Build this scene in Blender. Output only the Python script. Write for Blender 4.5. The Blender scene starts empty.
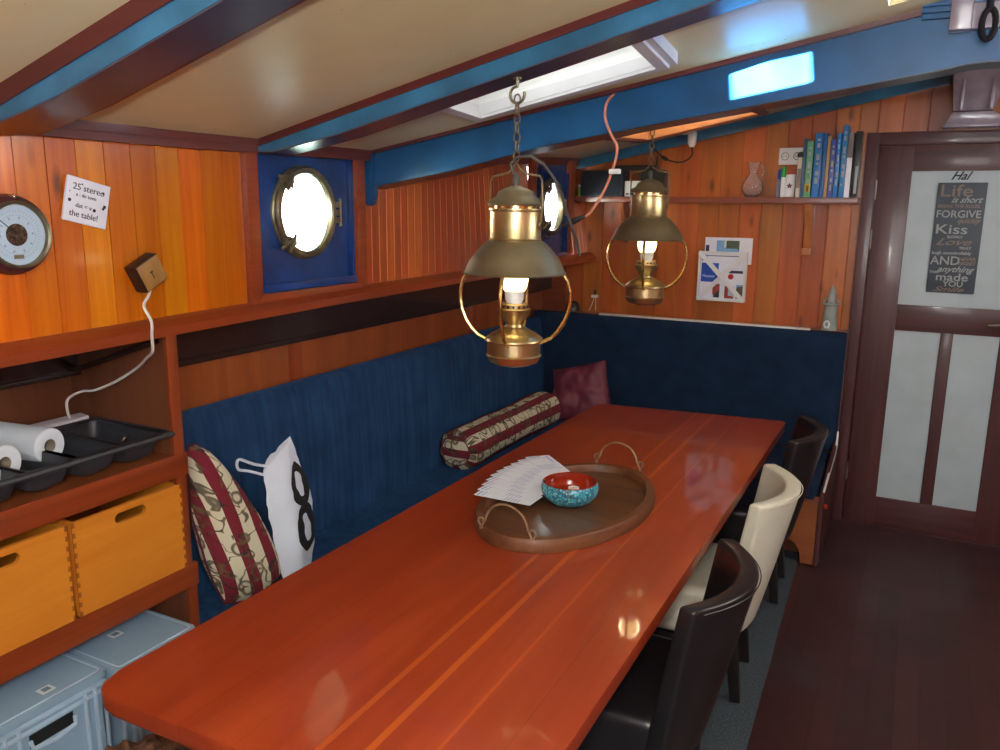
import bpy, bmesh, math, random
from mathutils import Vector, Matrix, noise
rnd = random.Random(7)
PI = math.pi
SC = bpy.context.scene
COL = SC.collection

# ------------------------------------------------------------------ materials
def srgb(r, g, b):
    f = lambda c: (c/255/12.92) if c/255 <= .04045 else ((c/255+.055)/1.055)**2.4
    return (f(r), f(g), f(b), 1)

class NT:
    def __init__(s, name):
        s.m = bpy.data.materials.new(name); s.m.use_nodes = True
        s.t = s.m.node_tree; s.n = s.t.nodes; s.l = s.t.links
        s.b = s.n['Principled BSDF']
    def add(s, kind, **kw):
        n = s.n.new(kind)
        for k, v in kw.items():
            if k.startswith('i_'):
                n.inputs[k[2:].replace('_', ' ')].default_value = v
            else: setattr(n, k, v)
        return n
    def link(s, a, b): s.l.new(a, b)
    def coords(s, scale=(1, 1, 1), rot=(0, 0, 0), loc=(0, 0, 0)):
        tc = s.add('ShaderNodeTexCoord'); mp = s.add('ShaderNodeMapping')
        mp.inputs['Scale'].default_value = scale; mp.inputs['Rotation'].default_value = rot
        mp.inputs['Location'].default_value = loc
        s.link(tc.outputs['Object'], mp.inputs['Vector']); return mp.outputs['Vector']
    def ramp(s, fac, stops):
        r = s.add('ShaderNodeValToRGB'); e = r.color_ramp.elements
        while len(e) < len(stops): e.new(.5)
        for q, (p, c) in zip(e, stops): q.position = p; q.color = c
        s.link(fac, r.inputs['Fac']); return r.outputs['Color']
    def mix(s, fac, a, b, mode='MIX'):
        m = s.add('ShaderNodeMix', data_type='RGBA', blend_type=mode)
        for inp, v in (('Factor', fac), ('A', a), ('B', b)):
            k = {'Factor': 0, 'A': 6, 'B': 7}[inp]
            if isinstance(v, (int, float, tuple)): m.inputs[k].default_value = v
            else: s.link(v, m.inputs[k])
        return m.outputs[2]
    def math(s, op, a, b=0.0):
        m = s.add('ShaderNodeMath', operation=op)
        for k, v in ((0, a), (1, b)):
            if isinstance(v, (int, float)): m.inputs[k].default_value = v
            else: s.link(v, m.inputs[k])
        return m.outputs[0]
    def bump(s, h, strength=.3, dist=.002):
        b = s.add('ShaderNodeBump'); b.inputs['Strength'].default_value = strength
        b.inputs['Distance'].default_value = dist
        s.link(h, b.inputs['Height']); s.link(b.outputs['Normal'], s.b.inputs['Normal'])
    def P(s, **kw):
        for k, v in kw.items():
            i = s.b.inputs[k.replace('_', ' ')]
            if isinstance(v, (int, float, tuple)): i.default_value = v
            else: s.link(v, i)
        return s

def plain(name, rgb, rough=.5, metal=0, spec=.5, vary=.06, scale=6, coat=0, bump=0, bscale=60, **kw):
    t = NT(name); c = srgb(*rgb)
    nz = t.add('ShaderNodeTexNoise', i_Scale=scale, i_Detail=4); t.link(t.coords(), nz.inputs['Vector'])
    lo = tuple(x*(1-vary*2) for x in c[:3])+(1,); hi = tuple(min(1, x*(1+vary*2)) for x in c[:3])+(1,)
    t.P(Base_Color=t.ramp(nz.outputs['Fac'], [(.3, lo), (.7, hi)]), Roughness=rough, Metallic=metal)
    t.b.inputs['Specular IOR Level'].default_value = spec
    t.b.inputs['Coat Weight'].default_value = coat; t.b.inputs['Coat Roughness'].default_value = .08
    if bump:
        n2 = t.add('ShaderNodeTexNoise', i_Scale=bscale, i_Detail=3); t.link(t.coords(), n2.inputs['Vector'])
        t.bump(n2.outputs['Fac'], bump, .003)
    for k, v in kw.items(): t.b.inputs[k.replace('_', ' ')].default_value = v
    return t.m

def wood(name, dark, light, axis='Y', rough=.3, coat=.3, grain=22, planks=False, knots=False, stripes=None, bump=.08, spread=1.0, coatr=.1, tonev=.42, detail=7):
    """long grain wood, grain running along `axis` of the object"""
    t = NT(name)
    sc = {'X': (1.2, grain, grain), 'Y': (grain, 1.2, grain), 'Z': (grain, grain, 1.2)}[axis]
    v = t.coords(sc)
    n = t.add('ShaderNodeTexNoise', i_Scale=1.0, i_Detail=detail, i_Roughness=.62, i_Distortion=.6); t.link(v, n.inputs['Vector'])
    n2 = t.add('ShaderNodeTexNoise', i_Scale=1.7, i_Detail=3); t.link(t.coords(), n2.inputs['Vector'])
    f = t.math('ADD', t.math('MULTIPLY', n.outputs['Fac'], .7), t.math('MULTIPLY', n2.outputs['Fac'], .3))
    w = .17*spread
    col = t.ramp(f, [(.5-w, srgb(*dark)), (.5+w, srgb(*light))])
    if planks:
        a = t.add('ShaderNodeVertexColor'); a.layer_name = 'tone'
        sep = t.add('ShaderNodeSeparateColor'); t.link(a.outputs['Color'], sep.inputs['Color'])
        hs = t.add('ShaderNodeHueSaturation')
        t.link(t.math('ADD', t.math('MULTIPLY', sep.outputs[0], tonev), 1-tonev*.5), hs.inputs['Value'])
        t.link(t.math('ADD', t.math('MULTIPLY', sep.outputs[1], .02), .49), hs.inputs['Hue'])
        t.link(col, hs.inputs['Color']); col = hs.outputs['Color']
    if knots:
        vo = t.add('ShaderNodeTexVoronoi', i_Scale=1.0)
        t.link(t.coords({'X': (2.2, 9, 9), 'Y': (9, 2.2, 9), 'Z': (9, 9, 3.2)}[axis]), vo.inputs['Vector'])
        kf = t.ramp(vo.outputs['Distance'], [(.05, (1, 1, 1, 1)), (.17, (0, 0, 0, 1))])
        col = t.mix(t.math('MULTIPLY', kf, .75), col, srgb(*[int(c*.42) for c in dark]))
    if stripes:
        tc = t.add('ShaderNodeTexCoord'); sx = t.add('ShaderNodeSeparateXYZ'); t.link(tc.outputs['Object'], sx.inputs[0])
        for xs, wd, amt, rgb in stripes:
            d = t.math('ABSOLUTE', t.math('SUBTRACT', sx.outputs[0], xs))
            k = t.math('MULTIPLY', t.math('LESS_THAN', d, wd), amt)
            col = t.mix(k, col, srgb(*rgb))
    t.P(Base_Color=col, Roughness=rough)
    t.b.inputs['Coat Weight'].default_value = coat; t.b.inputs['Coat Roughness'].default_value = coatr
    if bump: t.bump(n.outputs['Fac'], bump, .002)
    return t.m

M = {}
M['wall_near'] = wood('varnished pine boards', (186, 90, 8), (218, 124, 16), 'Z', .26, .4, 30, planks=True, bump=.12, knots=True)
M['wall_far'] = wood('varnished red pine boards', (166, 80, 30), (202, 110, 50), 'Z', .3, .45, 34, planks=True, bump=.12)
M['bulkhead'] = wood('aged knotty bulkhead boards', (148, 76, 30), (192, 106, 46), 'Z', .34, .3, 14, tonev=.3, planks=True, knots=True, bump=.12)
M['mahog'] = wood('mahogany', (118, 46, 20), (156, 70, 32), 'Y', .3, .4, 30)
M['mahogx'] = wood('mahogany cross', (108, 46, 28), (138, 66, 40), 'X', .3, .4, 30)
M['mahogz'] = wood('mahogany upright', (118, 48, 22), (154, 72, 34), 'Z', .3, .4, 30)
M['shelfwood'] = wood('bulkhead shelf wood', (100, 48, 36), (134, 70, 52), 'X', .35, .3, 30)
M['trimred'] = wood('dark red varnish', (84, 32, 26), (112, 48, 38), 'Y', .4, .12, 24)
M['trimredx'] = wood('dark red varnish cross', (70, 26, 28), (100, 40, 38), 'X', .35, .2, 24)
M['ply'] = wood('brown plywood', (84, 46, 30), (124, 72, 44), 'Z', .3, .3, 12)
M['plyy'] = wood('brown plywood panel', (122, 60, 30), (162, 86, 42), 'Z', .3, .3, 12)
M['table'] = wood('varnished table top', (140, 47, 22), (170, 67, 32), 'Y', .32, .75, 14, bump=0, spread=1.3, detail=2.5, coatr=.05,
                  stripes=[(.07, .007, .5, (206, 100, 34)), (.155, .008, .6, (206, 100, 32)), (.27, .004, .5, (200, 94, 34)), (-.22, .0012, .5, (110, 34, 14)), (.38, .0012, .5, (110, 34, 14)), (-.08, .001, .4, (110, 34, 14))])
M['boxwood'] = wood('yellow plywood', (200, 116, 30), (224, 146, 48), 'Y', .4, .2, 10, bump=.05)
M['boxwooddark'] = wood('joint end grain', (138, 70, 22), (170, 94, 32), 'Y', .4, .2, 20)
M['frontwood'] = wood('bench front board', (126, 66, 32), (158, 90, 48), 'X', .35, .3, 14)
M['bracketwood'] = wood('light bracket wood', (150, 86, 46), (190, 120, 70), 'Z', .35, .3, 20)
M['doorframe'] = wood('dark mahogany door', (58, 26, 28), (88, 42, 42), 'Z', .42, .2, 28)
M['doorframex'] = wood('dark mahogany door rail', (58, 26, 28), (88, 40, 40), 'X', .42, .2, 28)
M['doorpanel'] = plain('pale grey panel paint', (176, 190, 196), .45, vary=.03)
M['slate'] = plain('slate grey print', (58, 68, 80), .5, vary=.12, scale=9)
M['signpale'] = plain('pale print', (160, 166, 168), .6)
M['signtan'] = plain('tan print', (134, 116, 104), .6)
M['black'] = plain('black plastic', (22, 22, 24), .35, vary=.05)
M['tray_black'] = plain('charcoal plastic', (50, 52, 58), .42, vary=.05, bump=.08, bscale=200)
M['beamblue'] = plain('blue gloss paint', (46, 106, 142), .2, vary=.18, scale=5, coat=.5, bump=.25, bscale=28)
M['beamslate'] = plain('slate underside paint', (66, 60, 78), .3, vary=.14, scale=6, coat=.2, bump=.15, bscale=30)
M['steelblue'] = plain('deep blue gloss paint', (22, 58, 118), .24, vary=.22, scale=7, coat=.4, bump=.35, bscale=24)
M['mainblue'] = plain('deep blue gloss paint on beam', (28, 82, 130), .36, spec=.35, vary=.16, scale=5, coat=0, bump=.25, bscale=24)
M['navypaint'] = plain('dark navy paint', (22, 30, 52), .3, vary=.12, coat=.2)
M['greypaint'] = plain('mauve grey gloss paint', (140, 128, 142), .2, vary=.16, scale=8, coat=.5, bump=.25, bscale=16)
M['darksteel'] = plain('dark steel', (44, 28, 28), .25, vary=.2, scale=3, coat=.3)
M['iron'] = plain('black iron', (30, 32, 40), .3, metal=.4)
M['white'] = plain('white plastic', (226, 228, 228), .4, vary=.02)
M['whiteframe'] = plain('white hatch frame', (206, 208, 212), .35, vary=.03)
M['paper'] = plain('white paper', (232, 236, 246), .7, vary=.02)
M['kitchenpaper'] = plain('kitchen paper', (222, 230, 240), .9, vary=.02, bump=.4, bscale=120)
M['card'] = plain('cardboard core', (140, 128, 112), .9)
M['crate'] = plain('grey blue crate plastic', (148, 174, 198), .42, vary=.05, scale=3)
M['hole'] = plain('crate hole shade', (10, 12, 16), .9)
M['brass'] = plain('aged brass', (200, 180, 134), .34, metal=1, vary=.14, scale=14, bump=.05, bscale=40)
M['brassdull'] = plain('tarnished brass shade', (150, 138, 110), .46, metal=.85, vary=.12, scale=10)
M['brassbar'] = plain('polished brass bar', (218, 196, 132), .2, metal=1, vary=.05)
M['bronze'] = plain('green brown bronze', (124, 116, 92), .36, metal=.7, vary=.25, scale=18, bump=.2, bscale=50)
M['rust'] = plain('rusted wire', (150, 122, 96), .55, metal=.4, vary=.2, scale=30)
M['bronzelight'] = plain('dull nickel', (150, 140, 136), .45, metal=.6)
M['chrome'] = plain('chrome', (200, 204, 210), .12, metal=1)
M['chain'] = plain('dull chain', (138, 122, 96), .35, metal=.8, vary=.15, scale=40)
M['rubber'] = plain('black rubber', (24, 24, 26), .6)
M['copperwire'] = plain('salmon cable', (206, 128, 104), .45)
M['whitecable'] = plain('white cable', (226, 222, 216), .45)
M['greycable'] = plain('dark grey cable', (74, 70, 68), .5)
M['leather_black'] = plain('black leather', (30, 28, 31), .3, vary=.1, scale=8, coat=.15, bump=.12, bscale=90)
M['leather_cream'] = plain('cream leather', (206, 204, 186), .36, vary=.03, scale=8, coat=.1, bump=.06, bscale=90)
M['darkleg'] = plain('dark stained leg', (26, 20, 20), .4)
M['maroon'] = plain('maroon satin', (112, 46, 62), .5, vary=.1, scale=5, bump=.1, bscale=8)
M['burgundy'] = plain('burgundy piping', (84, 24, 40), .8)
M['bagwhite'] = plain('white tote cloth', (214, 222, 236), .7, vary=.03, bump=.5, bscale=14)
M['inkblack'] = plain('black print', (16, 16, 20), .7)
M['inkgrey'] = plain('grey ink', (70, 72, 84), .7)
M['tealight'] = plain('white wax', (232, 226, 214), .5)
M['glaze'] = plain('rust glaze', (148, 40, 18), .1, vary=.1, coat=.6)
M['greenbook'] = plain('green', (88, 156, 110), .4)
M['lime'] = plain('lime green', (130, 210, 40), .4)
M['lighthouse'] = plain('weathered grey stone', (146, 156, 152), .7, vary=.1, scale=20)
M['crate_edge'] = plain('pale crate edge', (182, 202, 220), .4)  # lighter tone for ribs, grips and lid ridges

def glassmat(name, col=(1, 1, 1, 1), rough=0.0, alpha_mix=None):
    t = NT(name); t.P(Base_Color=col, Roughness=rough); t.b.inputs['Transmission Weight'].default_value = 1
    t.b.inputs['IOR'].default_value = 1.45
    nz = t.add('ShaderNodeTexNoise', i_Scale=30.0); t.link(t.coords(), nz.inputs['Vector'])
    t.bump(nz.outputs['Fac'], .04, .001)
    return t.m
M['glass'] = glassmat('cloudy clear glass', (.94, .96, .97, 1), .06)
M['glass'].node_tree.nodes['Principled BSDF'].inputs['Transmission Weight'].default_value = .94
def pane():
    t = NT('window pane glass'); t.n.remove(t.b); out = t.n['Material Output']
    tr = t.add('ShaderNodeBsdfTransparent'); gl = t.add('ShaderNodeBsdfGlossy'); gl.inputs['Roughness'].default_value = .03
    tr.inputs['Color'].default_value = (.96, .98, 1, 1)
    mx = t.add('ShaderNodeMixShader'); mx.inputs[0].default_value = .06
    t.link(tr.outputs[0], mx.inputs[1]); t.link(gl.outputs[0], mx.inputs[2]); t.link(mx.outputs[0], out.inputs[0])
    return t.m
M['pane'] = pane()
def opal():
    t = NT('opal hatch panel'); t.n.remove(t.b); out = t.n['Material Output']
    nz = t.add('ShaderNodeTexNoise', i_Scale=3.0); t.link(t.coords(), nz.inputs['Vector'])
    c = t.ramp(nz.outputs['Fac'], [(.3, (.82, .82, .78, 1)), (.7, (.9, .9, .87, 1))])
    a = t.add('ShaderNodeBsdfTranslucent'); d = t.add('ShaderNodeBsdfDiffuse'); t.link(c, a.inputs[0]); t.link(c, d.inputs[0])
    mx = t.add('ShaderNodeMixShader'); mx.inputs[0].default_value = .25
    t.link(a.outputs[0], mx.inputs[1]); t.link(d.outputs[0], mx.inputs[2]); t.link(mx.outputs[0], out.inputs[0])
    return t.m
M['opal'] = opal()
def emit(name, rgb, strength):
    t = NT(name); t.P(Base_Color=srgb(*rgb)); t.b.inputs['Emission Color'].default_value = srgb(*rgb)
    nz = t.add('ShaderNodeTexNoise', i_Scale=8.0); t.link(t.coords(), nz.inputs['Vector'])
    t.P(Roughness=t.math('MULTIPLY', nz.outputs['Fac'], .4))
    t.b.inputs['Emission Strength'].default_value = strength; return t.m
M['bulb'] = emit('lit bulb', (255, 226, 150), 6)

def ceiling_mat():
    t = NT('yellowed cream gloss ceiling')
    n = t.add('ShaderNodeTexNoise', i_Scale=1.3, i_Detail=5, i_Roughness=.6); t.link(t.coords(), n.inputs['Vector'])
    c = t.ramp(n.outputs['Fac'], [(.3, srgb(206, 196, 150)), (.52, srgb(224, 214, 168)), (.72, srgb(230, 222, 182))])
    n2 = t.add('ShaderNodeTexNoise', i_Scale=60.0, i_Detail=1); t.link(t.coords(), n2.inputs['Vector'])
    sp = t.ramp(n2.outputs['Fac'], [(.79, (0, 0, 0, 1)), (.82, (1, 1, 1, 1))])
    c = t.mix(t.math('MULTIPLY', sp, .7), c, srgb(96, 74, 50))
    t.P(Base_Color=c, Roughness=.34); t.b.inputs['Specular IOR Level'].default_value = .3; t.b.inputs['Coat Weight'].default_value = .05; t.b.inputs['Coat Roughness'].default_value = .1
    t.bump(n.outputs['Fac'], .15, .01)
    return t.m
M['ceiling'] = ceiling_mat()

def navy(name, axis='Z'):
    t = NT(name)
    n = t.add('ShaderNodeTexNoise', i_Scale=7.0, i_Detail=5); t.link(t.coords(), n.inputs['Vector'])
    c = t.ramp(n.outputs['Fac'], [(.25, srgb(24, 50, 84)), (.75, srgb(40, 76, 116))])
    w = t.add('ShaderNodeTexNoise', i_Scale=1.0, i_Detail=2); t.link(t.coords((30, 42, 1.6)), w.inputs['Vector'])
    c = t.mix(t.ramp(w.outputs['Fac'], [(.38, (0, 0, 0, 1)), (.66, (.5, .5, .5, 1))]), c, srgb(10, 34, 66))
    t.P(Base_Color=c, Roughness=.85); t.b.inputs['Sheen Weight'].default_value = .35
    t.b.inputs['Sheen Tint'].default_value = srgb(60, 110, 170); t.b.inputs['Specular IOR Level'].default_value = .2
    t.bump(w.outputs['Fac'], .5, .006)
    return t.m
M['navy'] = navy('navy corduroy')
def navydark():
    t = NT('navy upholstery')
    n = t.add('ShaderNodeTexNoise', i_Scale=9.0, i_Detail=6); t.link(t.coords(), n.inputs['Vector'])
    t.P(Base_Color=t.ramp(n.outputs['Fac'], [(.25, srgb(18, 34, 56)), (.75, srgb(28, 48, 74))]), Roughness=.9)
    t.b.inputs['Specular IOR Level'].default_value = .15; t.bump(n.outputs['Fac'], .3, .004); return t.m
M['navy2'] = navydark()

def floor_mat():
    t = NT('dark mahogany deck boards')
    br = t.add('ShaderNodeTexBrick', offset=.5); br.inputs['Scale'].default_value = 1
    br.inputs['Brick Width'].default_value = 1.6; br.inputs['Row Height'].default_value = .085
    br.inputs['Mortar Size'].default_value = .0012; br.inputs['Mortar Smooth'].default_value = .3
    br.inputs['Color1'].default_value = srgb(54, 30, 30); br.inputs['Color2'].default_value = srgb(68, 36, 36)
    br.inputs['Mortar'].default_value = srgb(32, 14, 14)
    t.link(t.coords(rot=(0, 0, PI/2)), br.inputs['Vector'])
    n = t.add('ShaderNodeTexNoise', i_Scale=1.0, i_Detail=6); t.link(t.coords((34, 2.2, 2)), n.inputs['Vector'])
    c = t.mix(t.ramp(n.outputs['Fac'], [(.3, (0, 0, 0, 1)), (.8, (.6, .6, .6, 1))]), br.outputs['Color'], srgb(46, 22, 24))
    w = t.add('ShaderNodeTexNoise', i_Scale=2.2, i_Detail=5); t.link(t.coords(), w.inputs['Vector'])
    c = t.mix(t.ramp(w.outputs['Fac'], [(.52, (0, 0, 0, 1)), (.72, (.55, .55, .55, 1))]), c, srgb(52, 46, 46))
    t.P(Base_Color=c, Roughness=t.ramp(w.outputs['Fac'], [(.3, (.34, .34, .34, 1)), (.7, (.55, .55, .55, 1))]))
    t.bump(br.outputs['Fac'], .2, -.002)
    return t.m
M['floor'] = floor_mat()
def mat_carpet():
    t = NT('dark slate carpet')
    n = t.add('ShaderNodeTexNoise', i_Scale=160.0, i_Detail=4); t.link(t.coords(), n.inputs['Vector'])
    t.P(Base_Color=t.ramp(n.outputs['Fac'], [(.3, srgb(38, 46, 50)), (.7, srgb(84, 92, 98))]), Roughness=.95)
    t.b.inputs['Specular IOR Level'].default_value = .1; t.bump(n.outputs['Fac'], .8, .004); return t.m
M['carpet'] = mat_carpet()

def tapestry(name, axis=0, period=.13):
    """burgundy and cream stripes with outlined rope and medallion motifs"""
    t = NT(name)
    tc = t.add('ShaderNodeTexCoord'); sx = t.add('ShaderNodeSeparateXYZ'); t.link(tc.outputs['UV'], sx.inputs[0])
    s = t.math('FRACT', t.math('DIVIDE', sx.outputs[axis], period))
    stripe = t.math('LESS_THAN', s, .5)
    c = t.mix(stripe, srgb(204, 198, 172), srgb(116, 38, 50))
    v = t.add('ShaderNodeTexVoronoi', feature='F1', i_Scale=13.0); t.link(tc.outputs['UV'], v.inputs['Vector'])
    ring = t.ramp(v.outputs['Distance'], [(.0, (.9, .9, .9, 1)), (.08, (.1, .1, .1, 1)), (.22, (.1, .1, .1, 1)), (.27, (1, 1, 1, 1)), (.34, (1, 1, 1, 1)), (.38, (0, 0, 0, 1))])
    ring.node.color_ramp.interpolation = 'LINEAR'
    n = t.add('ShaderNodeTexNoise', i_Scale=12.0, i_Detail=1.2, i_Distortion=1.0); t.link(tc.outputs['UV'], n.inputs['Vector'])
    rope = t.ramp(n.outputs['Fac'], [(.455, (0, 0, 0, 1)), (.475, (1, 1, 1, 1)), (.505, (1, 1, 1, 1)), (.525, (0, 0, 0, 1))])
    n3 = t.add('ShaderNodeTexNoise', i_Scale=30.0, i_Detail=2); t.link(tc.outputs['UV'], n3.inputs['Vector'])
    col2 = t.ramp(n3.outputs['Fac'], [(.4, srgb(52, 50, 44)), (.62, srgb(104, 90, 62))])
    f = t.math('MAXIMUM', t.math('MULTIPLY', ring, .85), t.math('MULTIPLY', rope, .9))
    c = t.mix(f, c, col2)
    t.P(Base_Color=c, Roughness=.9); t.b.inputs['Specular IOR Level'].default_value = .15
    t.bump(n.outputs['Fac'], .4, .006)
    return t.m
M['tapestry'] = tapestry('tapestry stripes', 0, .092)
M['tapestry2'] = tapestry('tapestry stripes lengthwise', 1, .085)

def mosaic():
    t = NT('turquoise mosaic glaze')
    v = t.add('ShaderNodeTexVoronoi', i_Scale=110.0, feature='DISTANCE_TO_EDGE'); t.link(t.coords(), v.inputs['Vector'])
    v2 = t.add('ShaderNodeTexVoronoi', i_Scale=110.0); t.link(t.coords(), v2.inputs['Vector'])
    sep = t.add('ShaderNodeSeparateColor'); t.link(v2.outputs['Color'], sep.inputs[0])
    c = t.ramp(sep.outputs[0], [(.2, srgb(30, 120, 150)), (.5, srgb(60, 176, 196)), (.9, srgb(120, 206, 214))])
    e = t.ramp(v.outputs['Distance'], [(.03, (1, 1, 1, 1)), (.09, (0, 0, 0, 1))])
    t.P(Base_Color=t.mix(e, c, srgb(74, 40, 34)), Roughness=.3); t.bump(v.outputs['Distance'], .5, .003); return t.m
M['mosaic'] = mosaic()
M['traywood'] = wood('rough carved tray wood', (50, 30, 18), (112, 72, 42), 'X', .36, .35, 16, knots=True, bump=.4)
M['trayrim'] = wood('rough tray rim wood', (72, 40, 22), (122, 74, 42), 'Y', .5, .1, 18, bump=.5)
def dial():
    t = NT('barometer dial face')
    tc = t.add('ShaderNodeTexCoord'); sx = t.add('ShaderNodeSeparateXYZ'); t.link(tc.outputs['Object'], sx.inputs[0])
    y, z = sx.outputs[1], sx.outputs[2]
    r = t.math('SQRT', t.math('ADD', t.math('MULTIPLY', y, y), t.math('MULTIPLY', z, z)))
    a = t.math('ARCTAN2', z, y)
    tick = t.math('LESS_THAN', t.math('FRACT', t.math('MULTIPLY', a, 50/6.2832)), .18)
    b1 = t.math('MULTIPLY', t.math('GREATER_THAN', r, .052), t.math('LESS_THAN', r, .059))
    ring = t.math('MULTIPLY', t.math('GREATER_THAN', r, .0455), t.math('LESS_THAN', r, .0465))
    tick2 = t.math('LESS_THAN', t.math('FRACT', t.math('MULTIPLY', a, 10/6.2832)), .2)
    b2 = t.math('MULTIPLY', t.math('GREATER_THAN', r, .037), t.math('LESS_THAN', r, .043))
    f = t.math('MAXIMUM', t.math('MULTIPLY', tick, b1), t.math('MAXIMUM', ring, t.math('MULTIPLY', tick2, b2)))
    t.P(Base_Color=t.mix(t.math('MULTIPLY', f, .5), srgb(206, 226, 238), srgb(100, 130, 160)), Roughness=.25); return t.m
M['dial'] = dial()
def fur():
    t = NT('brown fleece'); n = t.add('ShaderNodeTexNoise', i_Scale=60.0, i_Detail=4); t.link(t.coords(), n.inputs['Vector'])
    t.P(Base_Color=t.ramp(n.outputs['Fac'], [(.3, srgb(60, 36, 24)), (.7, srgb(130, 88, 62))]), Roughness=1.0); t.bump(n.outputs['Fac'], 1, .01); return t.m
M['fleece'] = fur()
def picture(name, seed, cols):
    t = NT(name); v = t.add('ShaderNodeTexVoronoi', i_Scale=14.0, distance='CHEBYCHEV'); t.link(t.coords(loc=(seed, seed*.3, 0)), v.inputs['Vector'])
    sep = t.add('ShaderNodeSeparateColor'); t.link(v.outputs['Color'], sep.inputs[0])
    st = [(i/len(cols), srgb(*c)) for i, c in enumerate(cols)]
    r = t.ramp(sep.outputs[0], st); r.node.color_ramp.interpolation = 'CONSTANT'
    t.P(Base_Color=r, Roughness=.5); return t.m
M['photo1'] = picture('landscape print', 1.3, [(120, 170, 214), (214, 220, 224), (70, 90, 70), (190, 150, 90), (90, 80, 70)])
M['photo2'] = picture('magazine photo print', 4.1, [(30, 34, 50), (190, 200, 214), (110, 120, 140), (160, 60, 50), (210, 214, 220)])
M['printblue'] = plain('blue print', (40, 84, 186), .4)
M['printred'] = plain('red print', (190, 40, 50), .4)
M['printnavy'] = plain('navy print', (28, 40, 84), .4)

# ------------------------------------------------------------------ mesh builder
class MB:
    def __init__(s): s.bm = bmesh.new()
    def _bev(s, geom_faces, w, seg=2):
        es = {e for f in geom_faces for e in f.edges}
        bmesh.ops.bevel(s.bm, geom=list(es), offset=w, segments=seg, profile=.6, affect='EDGES')
    def box(s, x0, x1, y0, y1, z0, z1, bev=0, mx=None, seg=2):
        vs = [s.bm.verts.new(Vector((x, y, z))) for x in (x0, x1) for y in (y0, y1) for z in (z0, z1)]
        idx = [(0, 1, 3, 2), (4, 6, 7, 5), (0, 4, 5, 1), (2, 3, 7, 6), (0, 2, 6, 4), (1, 5, 7, 3)]
        fs = [s.bm.faces.new([vs[i] for i in q]) for q in idx]
        if mx is not None:
            for v in vs: v.co = mx @ v.co
        if bev: s._bev(fs, bev, seg)
        return s
    def hexa(s, pts, bev=0):
        """8 points: bottom quad then top quad"""
        vs = [s.bm.verts.new(Vector(p)) for p in pts]
        idx = [(3, 2, 1, 0), (4, 5, 6, 7), (0, 1, 5, 4), (1, 2, 6, 5), (2, 3, 7, 6), (3, 0, 4, 7)]
        fs = [s.bm.faces.new([vs[i] for i in q]) for q in idx]
        if bev: s._bev(fs, bev)
        return s
    def prism(s, poly, lo, hi, axis='z', bev=0, mx=None, seg=2):
        def P(a, b, c):
            p = Vector({'z': (a, b, c), 'y': (a, c, b), 'x': (c, a, b)}[axis])
            return mx @ p if mx is not None else p
        A = [s.bm.verts.new(P(a, b, lo)) for a, b in poly]; B = [s.bm.verts.new(P(a, b, hi)) for a, b in poly]
        n = len(poly); fs = [s.bm.faces.new(A[::-1]), s.bm.faces.new(B)]
        for i in range(n): fs.append(s.bm.faces.new((A[i], A[(i+1) % n], B[(i+1) % n], B[i])))
        if bev: 
            es = set(fs[0].edges) | set(fs[1].edges)
            bmesh.ops.bevel(s.bm, geom=list(es), offset=bev, segments=seg, profile=.6, affect='EDGES')
        return s
    def tube(s, pts, r, seg=8, closed=False, cap=True):
        pts = [Vector(p) for p in pts]; n = len(pts)
        rs = r if isinstance(r, (list, tuple)) else [r]*n
        def tang(i):
            a = pts[(i-1) % n] if (closed or i > 0) else pts[0]; b = pts[(i+1) % n] if (closed or i < n-1) else pts[-1]
            return (b-a).normalized()
        up = Vector((0, 0, 1)); t0 = tang(0)
        if abs(t0.dot(up)) > .9: up = Vector((1, 0, 0))
        nrm = (up - t0*up.dot(t0)).normalized(); rings = []
        for i in range(n):
            t = tang(i); nrm = (nrm - t*nrm.dot(t)).normalized(); bi = t.cross(nrm)
            rings.append([s.bm.verts.new(pts[i] + (nrm*math.cos(2*PI*k/seg)+bi*math.sin(2*PI*k/seg))*rs[i]) for k in range(seg)])
        m = n if closed else n-1
        for i in range(m):
            A, B = rings[i], rings[(i+1) % n]
            for k in range(seg): s.bm.faces.new((A[k], A[(k+1) % seg], B[(k+1) % seg], B[k]))
        if cap and not closed: s.bm.faces.new(rings[0][::-1]); s.bm.faces.new(rings[-1])
        return s
    def lathe(s, prof, c=(0, 0, 0), seg=32, axis='z', closed=False, sx=1, sy=1):
        c = Vector(c); rings = []
        for r, h in prof:
            if r < 1e-6:
                p = {'z': Vector((0, 0, h)), 'x': Vector((h, 0, 0)), 'y': Vector((0, h, 0))}[axis]
                rings.append([s.bm.verts.new(c+p)]); continue
            ring = []
            for k in range(seg):
                a = 2*PI*k/seg; u, v = r*math.cos(a)*sx, r*math.sin(a)*sy
                p = {'z': Vector((u, v, h)), 'x': Vector((h, u, v)), 'y': Vector((v, h, u))}[axis]
                ring.append(s.bm.verts.new(c+p))
            rings.append(ring)
        pairs = list(zip(rings, rings[1:]))
        if closed: pairs.append((rings[-1], rings[0]))
        for A, B in pairs:
            for k in range(seg):
                k2 = (k+1) % seg
                if len(A) == 1 and len(B) == 1: continue
                if len(A) == 1: s.bm.faces.new((A[0], B[k2], B[k]))
                elif len(B) == 1: s.bm.faces.new((A[k], A[k2], B[0]))
                else: s.bm.faces.new((A[k], A[k2], B[k2], B[k]))
        return s
    def grid(s, fn, nu, nv, wrap=False):
        """fn(i,j)->point over (nu+1)x(nv+1)"""
        V = [[s.bm.verts.new(Vector(fn(i/nu, j/nv))) for j in range(nv+1)] for i in range(nu+1)]
        for i in range(nu):
            for j in range(nv): s.bm.faces.new((V[i][j], V[i+1][j], V[i+1][j+1], V[i][j+1]))
        return V
    def xf(s, mx):
        for v in s.bm.verts: v.co = mx @ v.co
        return s
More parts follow.
